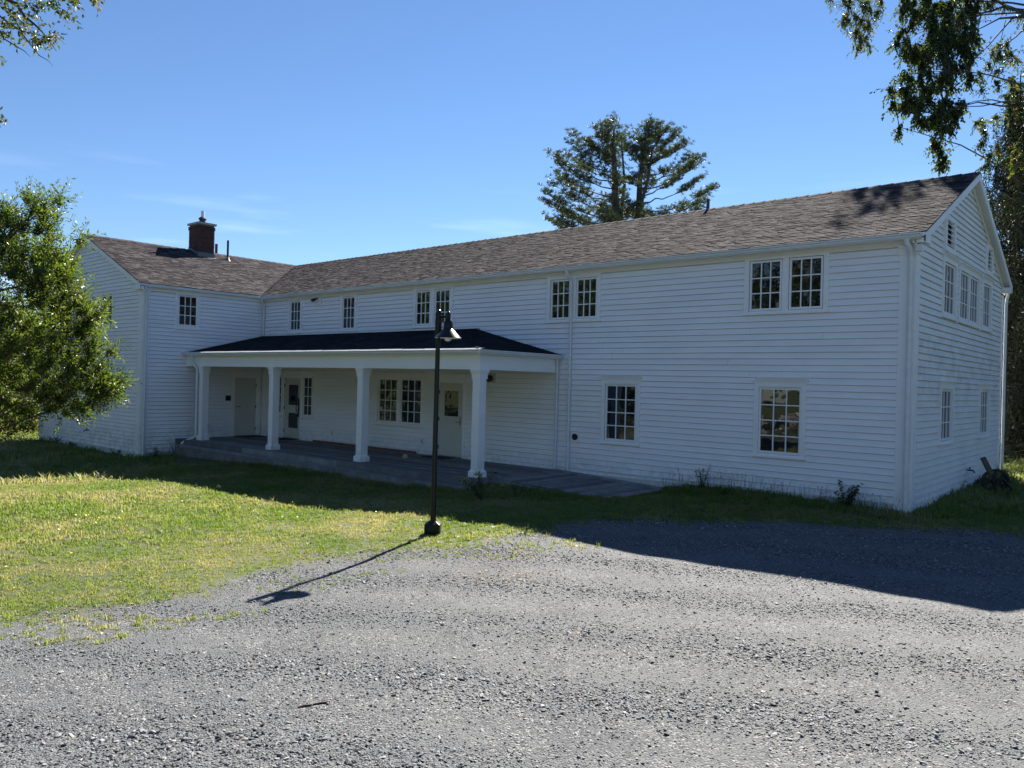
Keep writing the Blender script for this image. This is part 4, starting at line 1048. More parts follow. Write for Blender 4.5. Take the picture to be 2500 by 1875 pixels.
def inside(poly, u, v):
    c = False; n = len(poly)
    for i in range(n):
        (x1, y1), (x2, y2) = poly[i], poly[(i+1) % n]
        if (y1 > v) != (y2 > v) and u < (x2-x1)*(v-y1)/(y2-y1)+x1: c = not c
    return c
def poly_dist(poly, u, v):
    best = 1e9; n = len(poly)
    for i in range(n):
        ax, ay = poly[i]; bx, by = poly[(i+1) % n]; dx, dy = bx-ax, by-ay; t_ = max(0, min(1, ((u-ax)*dx+(v-ay)*dy)/(dx*dx+dy*dy+1e-9)))
        best = min(best, math.hypot(u-ax-t_*dx, v-ay-t_*dy))
    return best
def crown_centres(poly, depth, n, dmax, margin=0, slope=0.0):
    """cluster centres filling a rounded volume whose outline is the given shape"""
    us = [p[0] for p in poly]; vs = [p[1] for p in poly]; out = []
    while len(out) < n:
        u = random.uniform(min(us), max(us)); v = random.uniform(min(vs), max(vs))
        if not inside(poly, u, v): continue
        pd = poly_dist(poly, u, v)
        if pd < margin: continue
        dd = min(pd*depth/FPX*1.3, dmax)
        out.append(at(u, v, depth+slope*(300-v)+random.uniform(-dd, dd)))
    return out

def twigs(centres, ntw, tl, leaves, L, Wd, droop, mb, tr=.004, zb=0.0, spread=.12, out_from=None, zd=0.0):
    """each centre sprouts twigs with alternating leaves"""
    PP = []; DD = []
    for c in centres:
        for _ in range(ntw):
            d_ = unit(RNG.normal(size=3)+np.array([0, 0, zb]))
            if out_from is not None: d_ = unit(d_+unit(np.array(c)-out_from)*.8)
            ln = tl*random.uniform(.45, 1.15); p = np.array(c)-d_*ln*.25; pts = [p.copy()]; d0 = d_.copy()
            st = 5
            for k in range(st):
                d0 = unit(d0+np.array([0, 0, -droop/st])); p = p+d0*ln/st; pts.append(p.copy())
            if mb is not None: mb.tube(pts, [tr*(1-.8*i/st) for i in range(st+1)], 3, caps=False)
            nl = max(3, int(leaves*random.uniform(.7, 1.2)))
            for k in range(nl):
                t_ = (k+.6)/nl*st; i = min(int(t_), st-1); f_ = t_-i
                q = pts[i]*(1-f_)+pts[i+1]*f_; ax = unit(pts[i+1]-pts[i])
                sd = unit(np.cross(ax, RNG.normal(size=3)))
                PP.append(q+sd*spread*.1); DD.append(unit(ax*.9+sd*.9+np.array([0, 0, zd])))
    return np.array(PP), np.array(DD)

def limb(mb, a, b_, r0, r1, sag=.0, n=6, wob=.03):
    a = np.array(a, float); b_ = np.array(b_, float); L = np.linalg.norm(b_-a); pts = []
    for i in range(n+1):
        t_ = i/n; p = a*(1-t_)+b_*t_; p = p+np.array([0, 0, sag*L*4*t_*(1-t_)])+RNG.normal(size=3)*wob*L*(0 if i in (0, n) else 1)*.5; pts.append(p)
    mb.tube(pts, [r0*(1-i/n)+r1*i/n for i in range(n+1)], 6, caps=False); return pts

def tree(name, label, cat, base, trunk_pts, r0, r1, centres, tw, leafmat, nlimb=14, barkmat=BARK, group=None, limb_r=.03, sag=.06, extra=None):
    e_ = empty(name, tuple(base)); tag(e_, label, cat, group)
    e_.location = (0, 0, 0)
    tb = MB(); n = len(trunk_pts); tb.tube(trunk_pts, [r0+(r1-r0)*i/(n-1) for i in range(n)], 10)
    T = [np.array(p) for p in trunk_pts]
    hubs = []
    if nlimb:
        cs = np.array(centres); idx = RNG.choice(len(cs), size=min(nlimb, len(cs)), replace=False)
        for i in idx:
            c = cs[i]; zz = c[2]-np.linalg.norm(c[:2]-T[0][:2])*.35
            k = min(range(n), key=lambda j: abs(T[j][2]-zz)); a = T[k]
            pts = limb(tb, a, c, limb_r*(1+.5*random.random()), limb_r*.25, sag); hubs += pts[3:]
        H = np.array(hubs)
        for c in cs:
            j = np.argmin(np.linalg.norm(H-c, axis=1))
            if np.linalg.norm(H[j]-c) > .05: limb(tb, H[j], c, limb_r*.28, limb_r*.10, sag*.5, 3)
    if extra: extra(tb)
    PP, DD = twigs(centres, tw['n'], tw['len'], tw['leaves'], tw['L'], tw['W'], tw.get('droop', .3), tb, tw.get('r', .004), tw.get('zb', 0), out_from=tw.get('out'), zd=tw.get('zd', 0))
    trunk = tb.build('trunk', barkmat, e_)
    k = len(PP)
    leaf_mesh('crown', PP, DD, tw['L']*(.6+.7*RNG.random(k)), tw['W']*(.7+.6*RNG.random(k)), leafmat, e_)
    return e_

# ------------------------------------------------------------------ the small tree at the left
polyL = [(-420, 590), (-180, 520), (-40, 530), (20, 520), (60, 500), (118, 505), (135, 545), (135, 590), (170, 600), (185, 625), (175, 665), (185, 700), (208, 735), (225, 765), (235, 790), (240, 840),
         (238, 880), (262, 930), (262, 970), (235, 990), (215, 1012), (160, 1012), (100, 1018), (40, 1010), (-60, 1015), (-250, 970), (-400, 880), (-480, 720)]
DL = 12.6
bL = ground_at(-190, 1180)
bL = at(-190, 1000, DL); bL[2] = gz1(bL[0], bL[1])
cL = crown_centres(polyL, DL, 540, 1.3, 4)
mid = at(-60, 900, DL)
# leading shoots that stand out of the outline
cL += [at(u, v, DL+random.uniform(-.4, .4)) for u, v in ((140, 490), (133, 530), (68, 490), (195, 590), (10, 520), (240, 770), (283, 960), (268, 860), (80, 520), (285, 935))]
tree('small_leafy_tree', 'small glossy green leafy tree in front of the building at the left', 'tree', bL,
     [tuple(bL-np.array([0, 0, .3])), tuple(bL+np.array([.05, 0, .8])), tuple(at(-120, 900, DL)), tuple(at(-70, 760, DL)), tuple(at(-10, 640, DL)), tuple(at(40, 540, DL))], .10, .02,
     cL, dict(n=10, len=.50, leaves=19, L=.080, W=.0115, droop=-.20, zb=.25, out=mid, r=.003, zd=-.15), LEAF_A, nlimb=26, limb_r=.022)

# ------------------------------------------------------------------ vine-draped tree behind the right end of the building
DV = 23.5
polyV1 = [(2190, -25), (2400, -25), (2395, 100), (2372, 230), (2340, 300), (2322, 330), (2305, 345), (2280, 320), (2262, 310), (2240, 300), (2215, 312), (2188, 270), (2196, 230), (2185, 200), (2205, 150), (2178, 100), (2195, 50)]
polyV2 = [(2010, -20), (2170, -20), (2160, 20), (2140, 40), (2145, 70), (2120, 100), (2095, 108), (2085, 70), (2055, 60), (2045, 20), (2015, 5)]
polyV3 = [(2390, -15), (2640, -15), (2640, 360), (2500, 420), (2430, 420), (2385, 400), (2392, 330), (2365, 320), (2350, 280), (2385, 240), (2378, 150), (2420, 120), (2400, 60)]
cV1 = crown_centres(polyV1, DV, 165, 1.3, 9, .011) + [at(u, v, DV) for u, v in ((2290, 350), (2298, 370), (2305, 385), (2296, 398), (2280, 345), (2196, 310), (2180, 250), (2175, 215))]
cV2 = crown_centres(polyV2, DV+5, 30, .8, 2) + [at(2095, 115, DV+5), at(2120, 108, DV+5)]
cV3 = crown_centres(polyV3, DV, 80, 1.3, 4, .011)
bV = at(2640, 900, DV+.5); bV[2] = gz1(bV[0], bV[1])
def v_limbs(tb):
    for pth, ra in (([(2620, 60), (2500, 32), (2455, 14), (2420, 28), (2380, 34)], .11), ([(2560, 40), (2480, 42), (2440, 45), (2400, 66), (2370, 80)], .07), ([(2500, 36), (2470, 46), (2440, 80), (2410, 115), (2375, 145), (2355, 175)], .05),
                    ([(2520, 50), (2480, 90), (2440, 120), (2420, 180), (2405, 200)], .04), ([(2460, 18), (2400, -20), (2300, -40), (2150, -60)], .07), ([(2455, 50), (2440, 110), (2425, 150)], .02)):
        tb.tube([tuple(at(u, v, DV+.011*(300-v))) for i, (u, v) in enumerate(pth)], [ra*.7*(1-.8*i/(len(pth)-1)) for i in range(len(pth))], 6, caps=False)
vt = tree('vine_draped_tree', 'tall tree with drooping vine-covered branches beyond the right gable', 'tree', bV,
     [tuple(bV), tuple(at(2630, 600, DV+.5)), tuple(at(2625, 300, DV)), tuple(at(2600, 60, DV)), tuple(at(2560, -160, DV))], .30, .12,
     cV1, dict(n=11, len=.65, leaves=14, L=.105, W=.033, droop=1.3, zb=-.4, r=.006, zd=-.8), LEAF_V, nlimb=8, limb_r=.03, sag=.12, extra=v_limbs)
tb = MB(); PP, DD = twigs(cV2+cV3, 9, .6, 12, .095, .026, 1.1, tb, .006, -.3, zd=-.6)
tb.build('twigs', BARK, vt); k = len(PP); leaf_mesh('crown', PP, DD, .095*(.6+.7*RNG.random(k)), .026*(.7+.6*RNG.random(k)), LEAF_B, vt)

# ------------------------------------------------------------------ branch reaching in at the top left
DT = 9.0
bT = at(-900, 900, 12.0); bT[2] = gz1(bT[0], bT[1])
cT = [at(u, v, DT+random.uniform(-.3, .3)) for u, v in ((10, 10), (30, 30), (5, 50), (25, 60), (45, 45), (60, 62), (75, 75), (85, 20), (100, 5), (60, 10), (90, 85), (105, 95), (118, 90), (135, 85), (125, 10), (145, 25),
      (160, 32), (50, 70), (15, 80), (100, 105), (88, 100), (-10, 90), (20, -10), (70, -20), (130, -15), (175, 0), (180, -5), (230, -4), (240, -8), (-15, 130), (6, 292), (-30, 60), (-40, 10), (-60, 100), (-80, 30))]
def t_limbs(tb):
    for pth, ra in (([(-900, -300), (-300, -150), (-60, -40), (40, 10), (60, 40), (85, 60), (105, 80), (138, 125)], .035), ([(-60, -40), (10, 95), (60, 125), (75, 140)], .012), ([(20, 20), (60, 90), (95, 135), (118, 148), (130, 162)], .010),
                    ([(-300, -150), (0, -60), (90, -20), (170, 36)], .02), ([(-300, 200), (-60, 280), (22, 298)], .015), ([(-60, -40), (0, 40), (50, 75), (120, 92), (150, 84)], .012)):
        tb.tube([tuple(at(u, v, DT)) for u, v in pth], [ra*(1-.92*i/(len(pth)-1)) for i in range(len(pth))], 5, caps=False)
tree('overhanging_tree', 'tree outside the picture whose thin leafy branch hangs in at the top left', 'tree', bT,
     [tuple(bT), tuple(at(-900, 300, 11)), tuple(at(-900, -350, DT)), tuple(at(-850, -900, DT))], .25, .1,
     cT, dict(n=4, len=.26, leaves=9, L=.055, W=.014, droop=.5, zb=-.1, r=.0022, zd=-.3), LEAF_B, nlimb=0, extra=t_limbs)

# ------------------------------------------------------------------ pine behind the roof
DP = 45.0
def pine():
    base = at(1530, 940, DP); base[2] = 0.0
    e_ = empty('pine_tree', (0, 0, 0)); tag(e_, 'tall twin-stemmed pine rising behind the long roof', 'tree')
    tb = MB(); px = DP/FPX
    T1 = [at(1522, 960, DP), at(1520, 700, DP), at(1508, 560, DP), at(1502, 480, DP), at(1500, 400, DP), at(1497, 345, DP), at(1500, 312, DP)]
    T2 = [at(1526, 800, DP), at(1548, 600, DP), at(1560, 520, DP+.6), at(1562, 440, DP+1), at(1572, 380, DP+1), at(1585, 322, DP+1)]
    T1[0][2] = -.2
    tb.tube([tuple(p) for p in T1], [.42, .34, .26, .20, .15, .08, .03], 9); tb.tube([tuple(p) for p in T2], [.30, .26, .20, .15, .10, .03], 9)
    tb.tube([tuple(at(1512, 560, DP)), tuple(at(1525, 450, DP)), tuple(at(1520, 380, DP)), tuple(at(1516, 330, DP))], [.10, .08, .05, .02], 6)
    tb.tube([tuple(at(1560, 520, DP)), tuple(at(1583, 430, DP)), tuple(at(1592, 370, DP)), tuple(at(1610, 330, DP))], [.10, .08, .05, .02], 6)
    P = []; Dd = []; Ln = []
    def tuft(c, ax, n=13, s=.21):
        c = c+RNG.normal(size=3)*np.array([.13, .13, .06])
        d_ = unit(unit(RNG.normal(size=(n, 3)))*.85+ax*.9); P.extend(c+d_*.02); Dd.extend(d_); Ln.extend(s*(.6+.6*RNG.random(n)))
    def branch(a, tip, r0, dens=1.0, start=.45):
        a = np.array(a); tip = np.array(tip); L = np.linalg.norm(tip-a); n = 8; pts = []
        up0 = .07*L
        for i in range(n+1):
            t_ = i/n; p = a*(1-t_)+tip*t_; p = p+np.array([0, 0, -up0*math.sin(pi*t_)*1.0])+RNG.normal(size=3)*.015*L; pts.append(p)
        tb.tube([tuple(p) for p in pts], [r0*(1-.85*i/n) for i in range(n+1)], 5, caps=False)
        m = int(L*5.2*dens)
        for k in range(m):
            t_ = start+(1-start)*random.random()**.75; i = min(int(t_*n), n-1); q = pts[i]+(pts[i+1]-pts[i])*(t_*n-i)
            ax = unit(tip-a); sd = unit(np.cross(ax, [0, 0, 1]))*random.choice((-1, 1)); d_ = unit(ax*.6+sd*random.uniform(.1, .9)+np.array([0, 0, random.uniform(-.05, .45)]))
            ln = random.uniform(.25, 1.05)*min(1, L/2.2)
            e1 = q+d_*ln; tb.tube([tuple(q), tuple(q+d_*ln*.6+np.array([0, 0, -.02])), tuple(e1)], [.018, .012, .006], 3, caps=False)
            for j in range(5):
                tuft(q+d_*ln*(.25+.75*(j+random.random())/5), unit(d_*.5+np.array([0, 0, .9])))
    left = [(556, 1345), (548, 1370), (528, 1372), (502, 1330), (484, 1332), (468, 1352), (452, 1365), (442, 1372), (418, 1362), (404, 1362), (398, 1395), (386, 1402), (362, 1408), (348, 1406), (356, 1430), (340, 1462), (326, 1466), (318, 1474)]
    for v, u in left:
        vb = v+16+abs(1500-u)*.20; k = np.interp(vb, [285, 400, 560], [0, 1, 2]); a = at(1500+random.uniform(-2, 4), min(vb, 640), DP)
        branch(a, at(u, v-12, DP+random.uniform(-1.6, 1.6)), .048, 1.25, .28)
    right = [(560, 1600), (540, 1690), (520, 1710), (505, 1700), (470, 1740), (452, 1700), (440, 1660), (420, 1690), (400, 1702), (392, 1690), (372, 1655), (360, 1664), (352, 1640), (336, 1644), (332, 1625), (326, 1622), (318, 1608)]
    for v, u in right:
        vb = v+16+abs(1565-u)*.20; a = at(1565+random.uniform(-3, 8), min(vb, 640), DP+.8)
        branch(a, at(u, v-10, DP+.8+random.uniform(-1.6, 1.6)), .048, 1.25, .28)
    for i in range(40):   # branches towards and away from the viewer, and the dense heads
        v = random.uniform(290, 560); u0 = 1500 if i % 2 else 1570; dz = random.choice((-1, 1))*random.uniform(.8, 3.2)*min(1, (v-250)/160)
        vb = v+random.uniform(18, 50); branch(at(u0, vb, DP), at(u0+random.uniform(-45, 45)*min(1, (v-250)/140), v, DP+dz), .032, dens=1.1, start=.3)
    for hu, top_, n_ in ((1500, 284, 90), (1590, 292, 80)):      # pointed dense heads
        for _ in range(n_):
            t_ = random.random()**.8; v = top_+t_*95; wd_ = 5+t_*34
            c = at(hu+random.uniform(-1, 1)*wd_, v, DP+random.gauss(0, .25+.6*t_)); d_ = unit(rand_dirs(1, .5)[0])
            for j in range(3): tuft(c+d_*j*.12, unit(d_*.6+np.array([0, 0, .7])))
    for _ in range(150):   # low boughs just above the roof line
        u_ = random.choice((random.uniform(1350, 1470), random.uniform(1440, 1600), random.uniform(1440, 1600))); c = at(u_, random.uniform(500, 580)+max(0, 1450-u_)*.35, DP+random.uniform(-2, 2)); d_ = unit(rand_dirs(1, .2)[0])
        if c[2] > 0 and abs(1500-1330) > 0:
            for j in range(4): tuft(c+d_*j*.15, unit(d_+np.array([0, 0, .5])))
    tb.build('trunk', BARK, e_)
    P_, D_ = np.array(P), np.array(Dd)
    leaf_mesh('crown', P_, D_, np.array(Ln), .0135, LEAF_P, e_, fold=.1)
pine()

# ------------------------------------------------------------------ spruces and undergrowth at the right
def spruce(name, label, u, depth, height, rad, seed, group=None, z_lo=.4):
    base = at(u, 1000, depth); base[2] = gz1(base[0], base[1]); e_ = empty(name, (0, 0, 0)); tag(e_, label, 'tree', group)
    tb = MB(); top = base+np.array([0, 0, height]); tb.tube([tuple(base), tuple(base*.5+top*.5), tuple(top)], [.30, .18, .02], 9)
    P = []; Dd = []; Ln = []
    z = z_lo
    while z < height-.3:
        r_ = rad*(1-z/height)**.75+.25
        for k in range(8):
            a = random.uniform(0, 2*pi); rr = r_*random.uniform(.7, 1.1); d_ = np.array([cos(a), sin(a), 0])
            pts = [base+np.array([0, 0, z])+d_*rr*t_+np.array([0, 0, -.20*rr*math.sin(t_*pi*.75)+.10*rr*t_*t_]) for t_ in np.linspace(0, 1, 6)]
            tb.tube([tuple(p) for p in pts], [.035*(1-.8*i/5) for i in range(6)], 4, caps=False)
            for m in range(int(rr*9)):
                t_ = random.uniform(.15, 1.0); i = min(int(t_*5), 4); q = pts[i]+(pts[i+1]-pts[i])*(t_*5-i)
                hang = random.uniform(.25, .8); n = int(hang*26)
                sd = np.cross(d_, [0, 0, 1])*random.uniform(-.18, .18)
                zz = np.linspace(0, 1, n)[:, None]
                c = q+sd*zz+np.array([[0, 0, -hang]])*zz+RNG.normal(size=(n, 3))*.012
                P.extend(c); Dd.extend(unit(RNG.normal(size=(n, 3))*.55+np.array([0, 0, -1.0]))); Ln.extend(.12+.08*RNG.random(n))
        z += .32
    tb.build('trunk', BARK, e_); leaf_mesh('crown', np.array(P), np.array(Dd), np.array(Ln), .020, LEAF_S, e_, fold=.1)
spruce('spruce_tree', 'nearest dark drooping spruce right behind the gable end', 2560, 24.0, 14.5, 3.0, 1)
spruce('spruce_tree', 'spruce filling the gap between the gable and the nearest spruce', 2470, 33.0, 15.5, 3.4, 2)
spruce('spruce_tree', 'spruce at the right edge standing farther back', 2680, 29.0, 17.0, 3.6, 3)
for i, (u0, u1, v0, v1, dep, n_) in enumerate(((2390, 2480, 760, 1075, 31, 60), (2460, 2640, 800, 1080, 33, 80), (2280, 2440, 900, 1070, 40, 50))):
    cs = [at(random.uniform(u0, u1), random.uniform(v0, v1), dep+random.uniform(-1.5, 1.5)) for _ in range(n_)]
    cs = [c for c in cs if c[2] > gz1(c[0], c[1])+.25]
    bb = at((u0+u1)/2, 1050, dep); bb[2] = gz1(bb[0], bb[1])
    tree('understory_shrub', ['leafy shrub under the spruces nearest the gable corner', 'broad leafy shrub under the spruces at the right edge', 'low shrub hidden mostly behind the gable wall'][i], 'shrub', bb,
         [tuple(bb), tuple(bb+np.array([0, 0, 1.2])), tuple(bb+np.array([.1, 0, 2.6]))], .07, .02, cs, dict(n=9, len=.8, leaves=11, L=.17, W=.05, droop=.6, zb=.1, r=.006, zd=-.2), LEAF_D, nlimb=12, limb_r=.02)
# wood behind it all, read as one mass
P = []; k = 0
for i in range(900):
    a = random.uniform(radians(-8), radians(62)); r_ = random.uniform(46, 58); x_, y_ = CX+r_*sin(a)-.0, CY+r_*cos(a)
    if a < radians(10): pass
    P.append((x_, y_, random.uniform(.3, 9.0)))
P = np.array(P)
PP = (P[:, None, :]+RNG.normal(size=(len(P), 26, 3))*np.array([.9, .9, .8])).reshape(-1, 3)
sel = (PP[:, 2] > 0.1)
PP = PP[sel]
o = leaf_mesh('woodland', PP, rand_dirs(len(PP), -.3), .55, .16, LEAF_S); tag(o, 'dark woodland closing the lawn behind the building at the right', 'woods', kind='stuff')
P = []
for i in range(520):
    a = random.uniform(radians(-96), radians(-60)); r_ = random.uniform(95, 125)
    P.append((CX+r_*sin(a), CY+r_*cos(a), random.uniform(.0, 8.5)+2*sin(a*40)))
P = np.array(P); PP = (P[:, None, :]+RNG.normal(size=(len(P), 26, 3))*np.array([1.8, 1.8, 1.3])).reshape(-1, 3); PP = PP[PP[:, 2] > -.6]
o = leaf_mesh('woodland', PP, rand_dirs(len(PP), -.3), 1.1, .35, LEAF_D); tag(o, 'distant tree line seen through the small tree at the left', 'woods', kind='stuff')

# ------------------------------------------------------------------ trees and wall behind the viewpoint, seen in the window glass
def back_tree(i, x, y, h, r_):
    e_ = empty('broadleaf_tree', (0, 0, 0)); z0 = gz1(x, y)
    tag(e_, 'broad tree standing behind the photographer, seen only as a reflection in the panes', 'tree', 'trees behind the viewpoint reflected in the windows')
    tb = MB(); tb.tube([(x, y, z0-.3), (x+.2, y, z0+h*.4), (x, y+.1, z0+h*.85)], [.32, .24, .06], 8); tb.build('trunk', BARK, e_)
    n = 1500; c = np.array([x, y, z0+h*.58]); q = rand_dirs(n)*np.array([r_, r_, h*.44])*(RNG.random((n, 1))**.4)
    q = q*(1+.25*np.sin(q[:, :1]*2.3+q[:, 2:]*1.9)); P_ = c+q; P_ = P_[P_[:, 2] > z0+.5]
    leaf_mesh('crown', P_, rand_dirs(len(P_), -.3), .8, .24, LEAF_A if i % 2 else LEAF_D, e_)
for i, (x, y, h, r_) in enumerate(((-58, -34, 13, 7), (-46, -40, 15, 7.5), (-35, -36, 12, 6.5), (-25, -41, 16, 7.5), (-14, -37, 13, 6.5), (-5, -42, 15, 7), (5, -38, 12, 6), (14, -44, 15, 7), (28, -30, 14, 7), (38, -14, 13, 6.5), (46, 4, 15, 7), (60, 20, 14, 8), (26, -8, 6, 3), (-38, -21.5, 10, 5.5), (-47, -25, 12, 6), (-53, -17, 11, 5), (-21.5, -25.5, 9, 4.5), (-27, -30, 11, 5.5))):
    back_tree(i, x, y, h, r_)
bw = empty('birch_tree', (0, 0, 0)); tag(bw, 'white-barked birch behind the viewpoint that shows as a pale streak in the lower right window', 'tree')
tb = MB(); tb.tube([(-9.2, -27, -.3), (-9.0, -27, 3), (-8.6, -27, 6.5), (-8.4, -27, 9)], [.17, .14, .10, .04], 8); tb.tube([(-9.05, -27, 1.2), (-9.9, -27.2, 4), (-10.3, -27, 7)], [.10, .08, .03], 7); tb.build('trunk', BIRCH, bw)
n = 500; P_ = np.array([-9.2, -27, 8.2])+rand_dirs(n)*np.array([2.2, 2, 2.4])*(RNG.random((n, 1))**.4); leaf_mesh('crown', P_, rand_dirs(n, -.3), .45, .13, LEAF_B, bw)
sw = empty('dry_stone_wall', (0, 0, 0)); tag(sw, 'low grey dry stone wall behind the viewpoint, reflected in the ground floor windows', 'stone wall')
def rock_mesh(seed, sub=1):
    rs = np.random.default_rng(seed); bm = bmesh.new(); bmesh.ops.create_icosphere(bm, subdivisions=sub, radius=1.0)
    for v in bm.verts: v.co = v.co*(0.78+.42*rs.random())
    me = bpy.data.meshes.new('rock'); bm.to_mesh(me); bm.free(); return me
rocks = [rock_mesh(i) for i in range(6)]
for me in rocks: me.materials.append(STONE_W)
for i in range(150):
    o = bpy.data.objects.new('stone', random.choice(rocks)); COL.objects.link(o); o.parent = sw
    x = -20+26*random.random(); lay = i % 4
    o.location = (x, -24.5+random.uniform(-.15, .15), gz1(x, -16)+.12+lay*.22); o.scale = (random.uniform(.22, .42), .25, random.uniform(.11, .16)); o.rotation_euler = (random.uniform(-.2, .2), random.uniform(-.2, .2), random.uniform(-.3, .3))

# ------------------------------------------------------------------ scattering (geometry nodes, only for what nobody could count)
def scatter(name, label, cat, P, rot, scl, idx, protos, seedmat=None):
    coll = bpy.data.collections.new(name+'_kinds')
    for k, me in enumerate(protos):
        o = bpy.data.objects.new('%s_kind_%02d' % (name, k), me); coll.objects.link(o)
    me = bpy.data.meshes.new(name); P = np.asarray(P, dtype=np.float32)
    me.vertices.add(len(P)); me.vertices.foreach_set('co', P.ravel())
    a = me.attributes.new('rot', 'FLOAT_VECTOR', 'POINT'); a.data.foreach_set('vector', np.asarray(rot, dtype=np.float32).ravel())
    a = me.attributes.new('scl', 'FLOAT_VECTOR', 'POINT'); a.data.foreach_set('vector', np.asarray(scl, dtype=np.float32).ravel())
    a = me.attributes.new('idx', 'INT', 'POINT'); a.data.foreach_set('value', np.asarray(idx, dtype=np.int32))
    me.update()
    o = bpy.data.objects.new(name, me); COL.objects.link(o)
    ng = bpy.data.node_groups.new(name, 'GeometryNodeTree')
    ng.interface.new_socket('Geometry', in_out='INPUT', socket_type='NodeSocketGeometry'); ng.interface.new_socket('Geometry', in_out='OUTPUT', socket_type='NodeSocketGeometry')
    nn = ng.nodes; L = ng.links; gi = nn.new('NodeGroupInput'); go = nn.new('NodeGroupOutput')
    ip = nn.new('GeometryNodeInstanceOnPoints'); ci = nn.new('GeometryNodeCollectionInfo'); ci.inputs['Collection'].default_value = coll
    ci.inputs['Separate Children'].default_value = True; ci.inputs['Reset Children'].default_value = True
    ip.inputs['Pick Instance'].default_value = True
    def na(nm, t):
        q_ = nn.new('GeometryNodeInputNamedAttribute'); q_.data_type = t; q_.inputs['Name'].default_value = nm
        return [s_ for s_ in q_.outputs if s_.enabled and s_.name == 'Attribute'][0]
    L.new(gi.outputs[0], ip.inputs['Points']); L.new(ci.outputs[0], ip.inputs['Instance'])
    L.new(na('idx', 'INT'), ip.inputs['Instance Index']); L.new(na('rot', 'FLOAT_VECTOR'), ip.inputs['Rotation']); L.new(na('scl', 'FLOAT_VECTOR'), ip.inputs['Scale'])
    L.new(ip.outputs[0], go.inputs[0])
    md = o.modifiers.new('scatter', 'NODES'); md.node_group = ng
    return tag(o, label, cat, kind='stuff')

def wedge(n, r0, r1, a0=-84, a1=12, pw=1.0):
    """points over the ground in front of the viewpoint, thinning out with distance"""
    r_ = r0+(r1-r0)*RNG.random(n)**pw; a = np.radians(a0+(a1-a0)*RNG.random(n))
    return CX+r_*np.sin(a), CY+r_*np.cos(a)
def pn(x, y, f, s_=0.0):       # cheap smooth noise, about -1..1
    return (np.sin(x*f+1.3*np.sin(y*f*.7+s_)+s_)+np.sin(y*f*1.3+1.7*np.sin(x*f*.9+2+s_)+s_*2)+np.sin((x+y)*f*1.9+s_*3)*.6+np.sin((x-y)*f*2.7+1+s_)*.4)/3.0
def built(x, y, m=.0):
    b1 = (x > -21.5-m) & (x < m) & (y > -m) & (y < 8.5+m)
    b2 = (x > -30.1-m) & (x < XE+m) & (y > EY0-m) & (y < 8.6)
    b3 = (x > XE) & (x < -7.85) & (y > -3.45) & (y < 1)
    b4 = (x > -7.95) & (x < -4.85) & (y > -2.35) & (y < .1)
    return b1 | b2 | b3 | b4

# gravel stones
STONE = simple('crushed grey stone', (0.155, 0.158, 0.162), 0.75, 0.25, 40, spec=0.45)
nt = STONE.node_tree; _b = nt.nodes['Principled BSDF']
oi = nt.nodes.new('ShaderNodeObjectInfo'); r__ = ramp(nt.nodes, nt.links, oi.outputs['Random'], [(0, (0.05, 0.052, 0.056)), (.4, (0.105, 0.112, 0.122)), (.75, (0.17, 0.178, 0.186)), (.96, (0.28, 0.285, 0.29)), (1, (0.25, 0.19, 0.14))])
nt.links.new(r__, _b.inputs['Base Color'])
def gravel_proto(seed):
    rs = np.random.default_rng(seed); bm = bmesh.new(); bmesh.ops.create_icosphere(bm, subdivisions=1, radius=1.0)
    ax = unit(rs.normal(size=(5, 3)))
    for v in bm.verts:
        p = np.array(v.co)*(0.85+.3*rs.random())
        for a in ax:       # chop flat facets
            d = p@a; 
            if d > .62: p = p-a*(d-.62)
        v.co = p
    me = bpy.data.meshes.new('gravel_stone'); bm.to_mesh(me); bm.free(); me.materials.append(STONE); me.polygons.foreach_set('use_smooth', [False]*len(me.polygons)); return me
x, y = wedge(420000, 3.6, 19, pw=1.0)
d = edge_dist(x, y)
trk = np.hypot(x-9.5, y+27.5)+.22*pn(x, y, .9, .4)
band = .75*np.sin(trk*4.1)+.45*pn(x, y, 1.3, .9)
keep = (d < .25+.35*pn(x, y, 2.3)) & (RNG.random(len(x)) < np.clip(.55+.50*band, .16, 1)) & ~built(x, y)
x, y, band = x[keep], y[keep], band[keep]
n = len(x); sz = .0047*np.exp(RNG.normal(size=n)*.42)*(1+.35*np.clip(band, 0, 1)); big = RNG.random(n) < .02; sz = np.where(big, sz*1.7, sz); sz = np.clip(sz, .003, .019)
dist = np.hypot(x-CX, y-CY); sz = sz*np.clip(dist/9, 1, 1.45)
zz = gz(x, y)+relief(x, y)
P = np.stack([x, y, zz+sz*.25], 1)
rot = RNG.uniform(-.5, .5, (n, 3)); rot[:, 2] = RNG.uniform(0, 6.28, n)
scl = np.stack([sz*RNG.uniform(1.0, 1.9, n), sz*RNG.uniform(.8, 1.3, n), sz*RNG.uniform(.35, .75, n)], 1)
scatter('gravel_stones', 'loose crushed grey stones spread over the gravel drive', 'gravel', P, rot, scl, RNG.integers(0, 7, n), [gravel_proto(k) for k in range(7)])

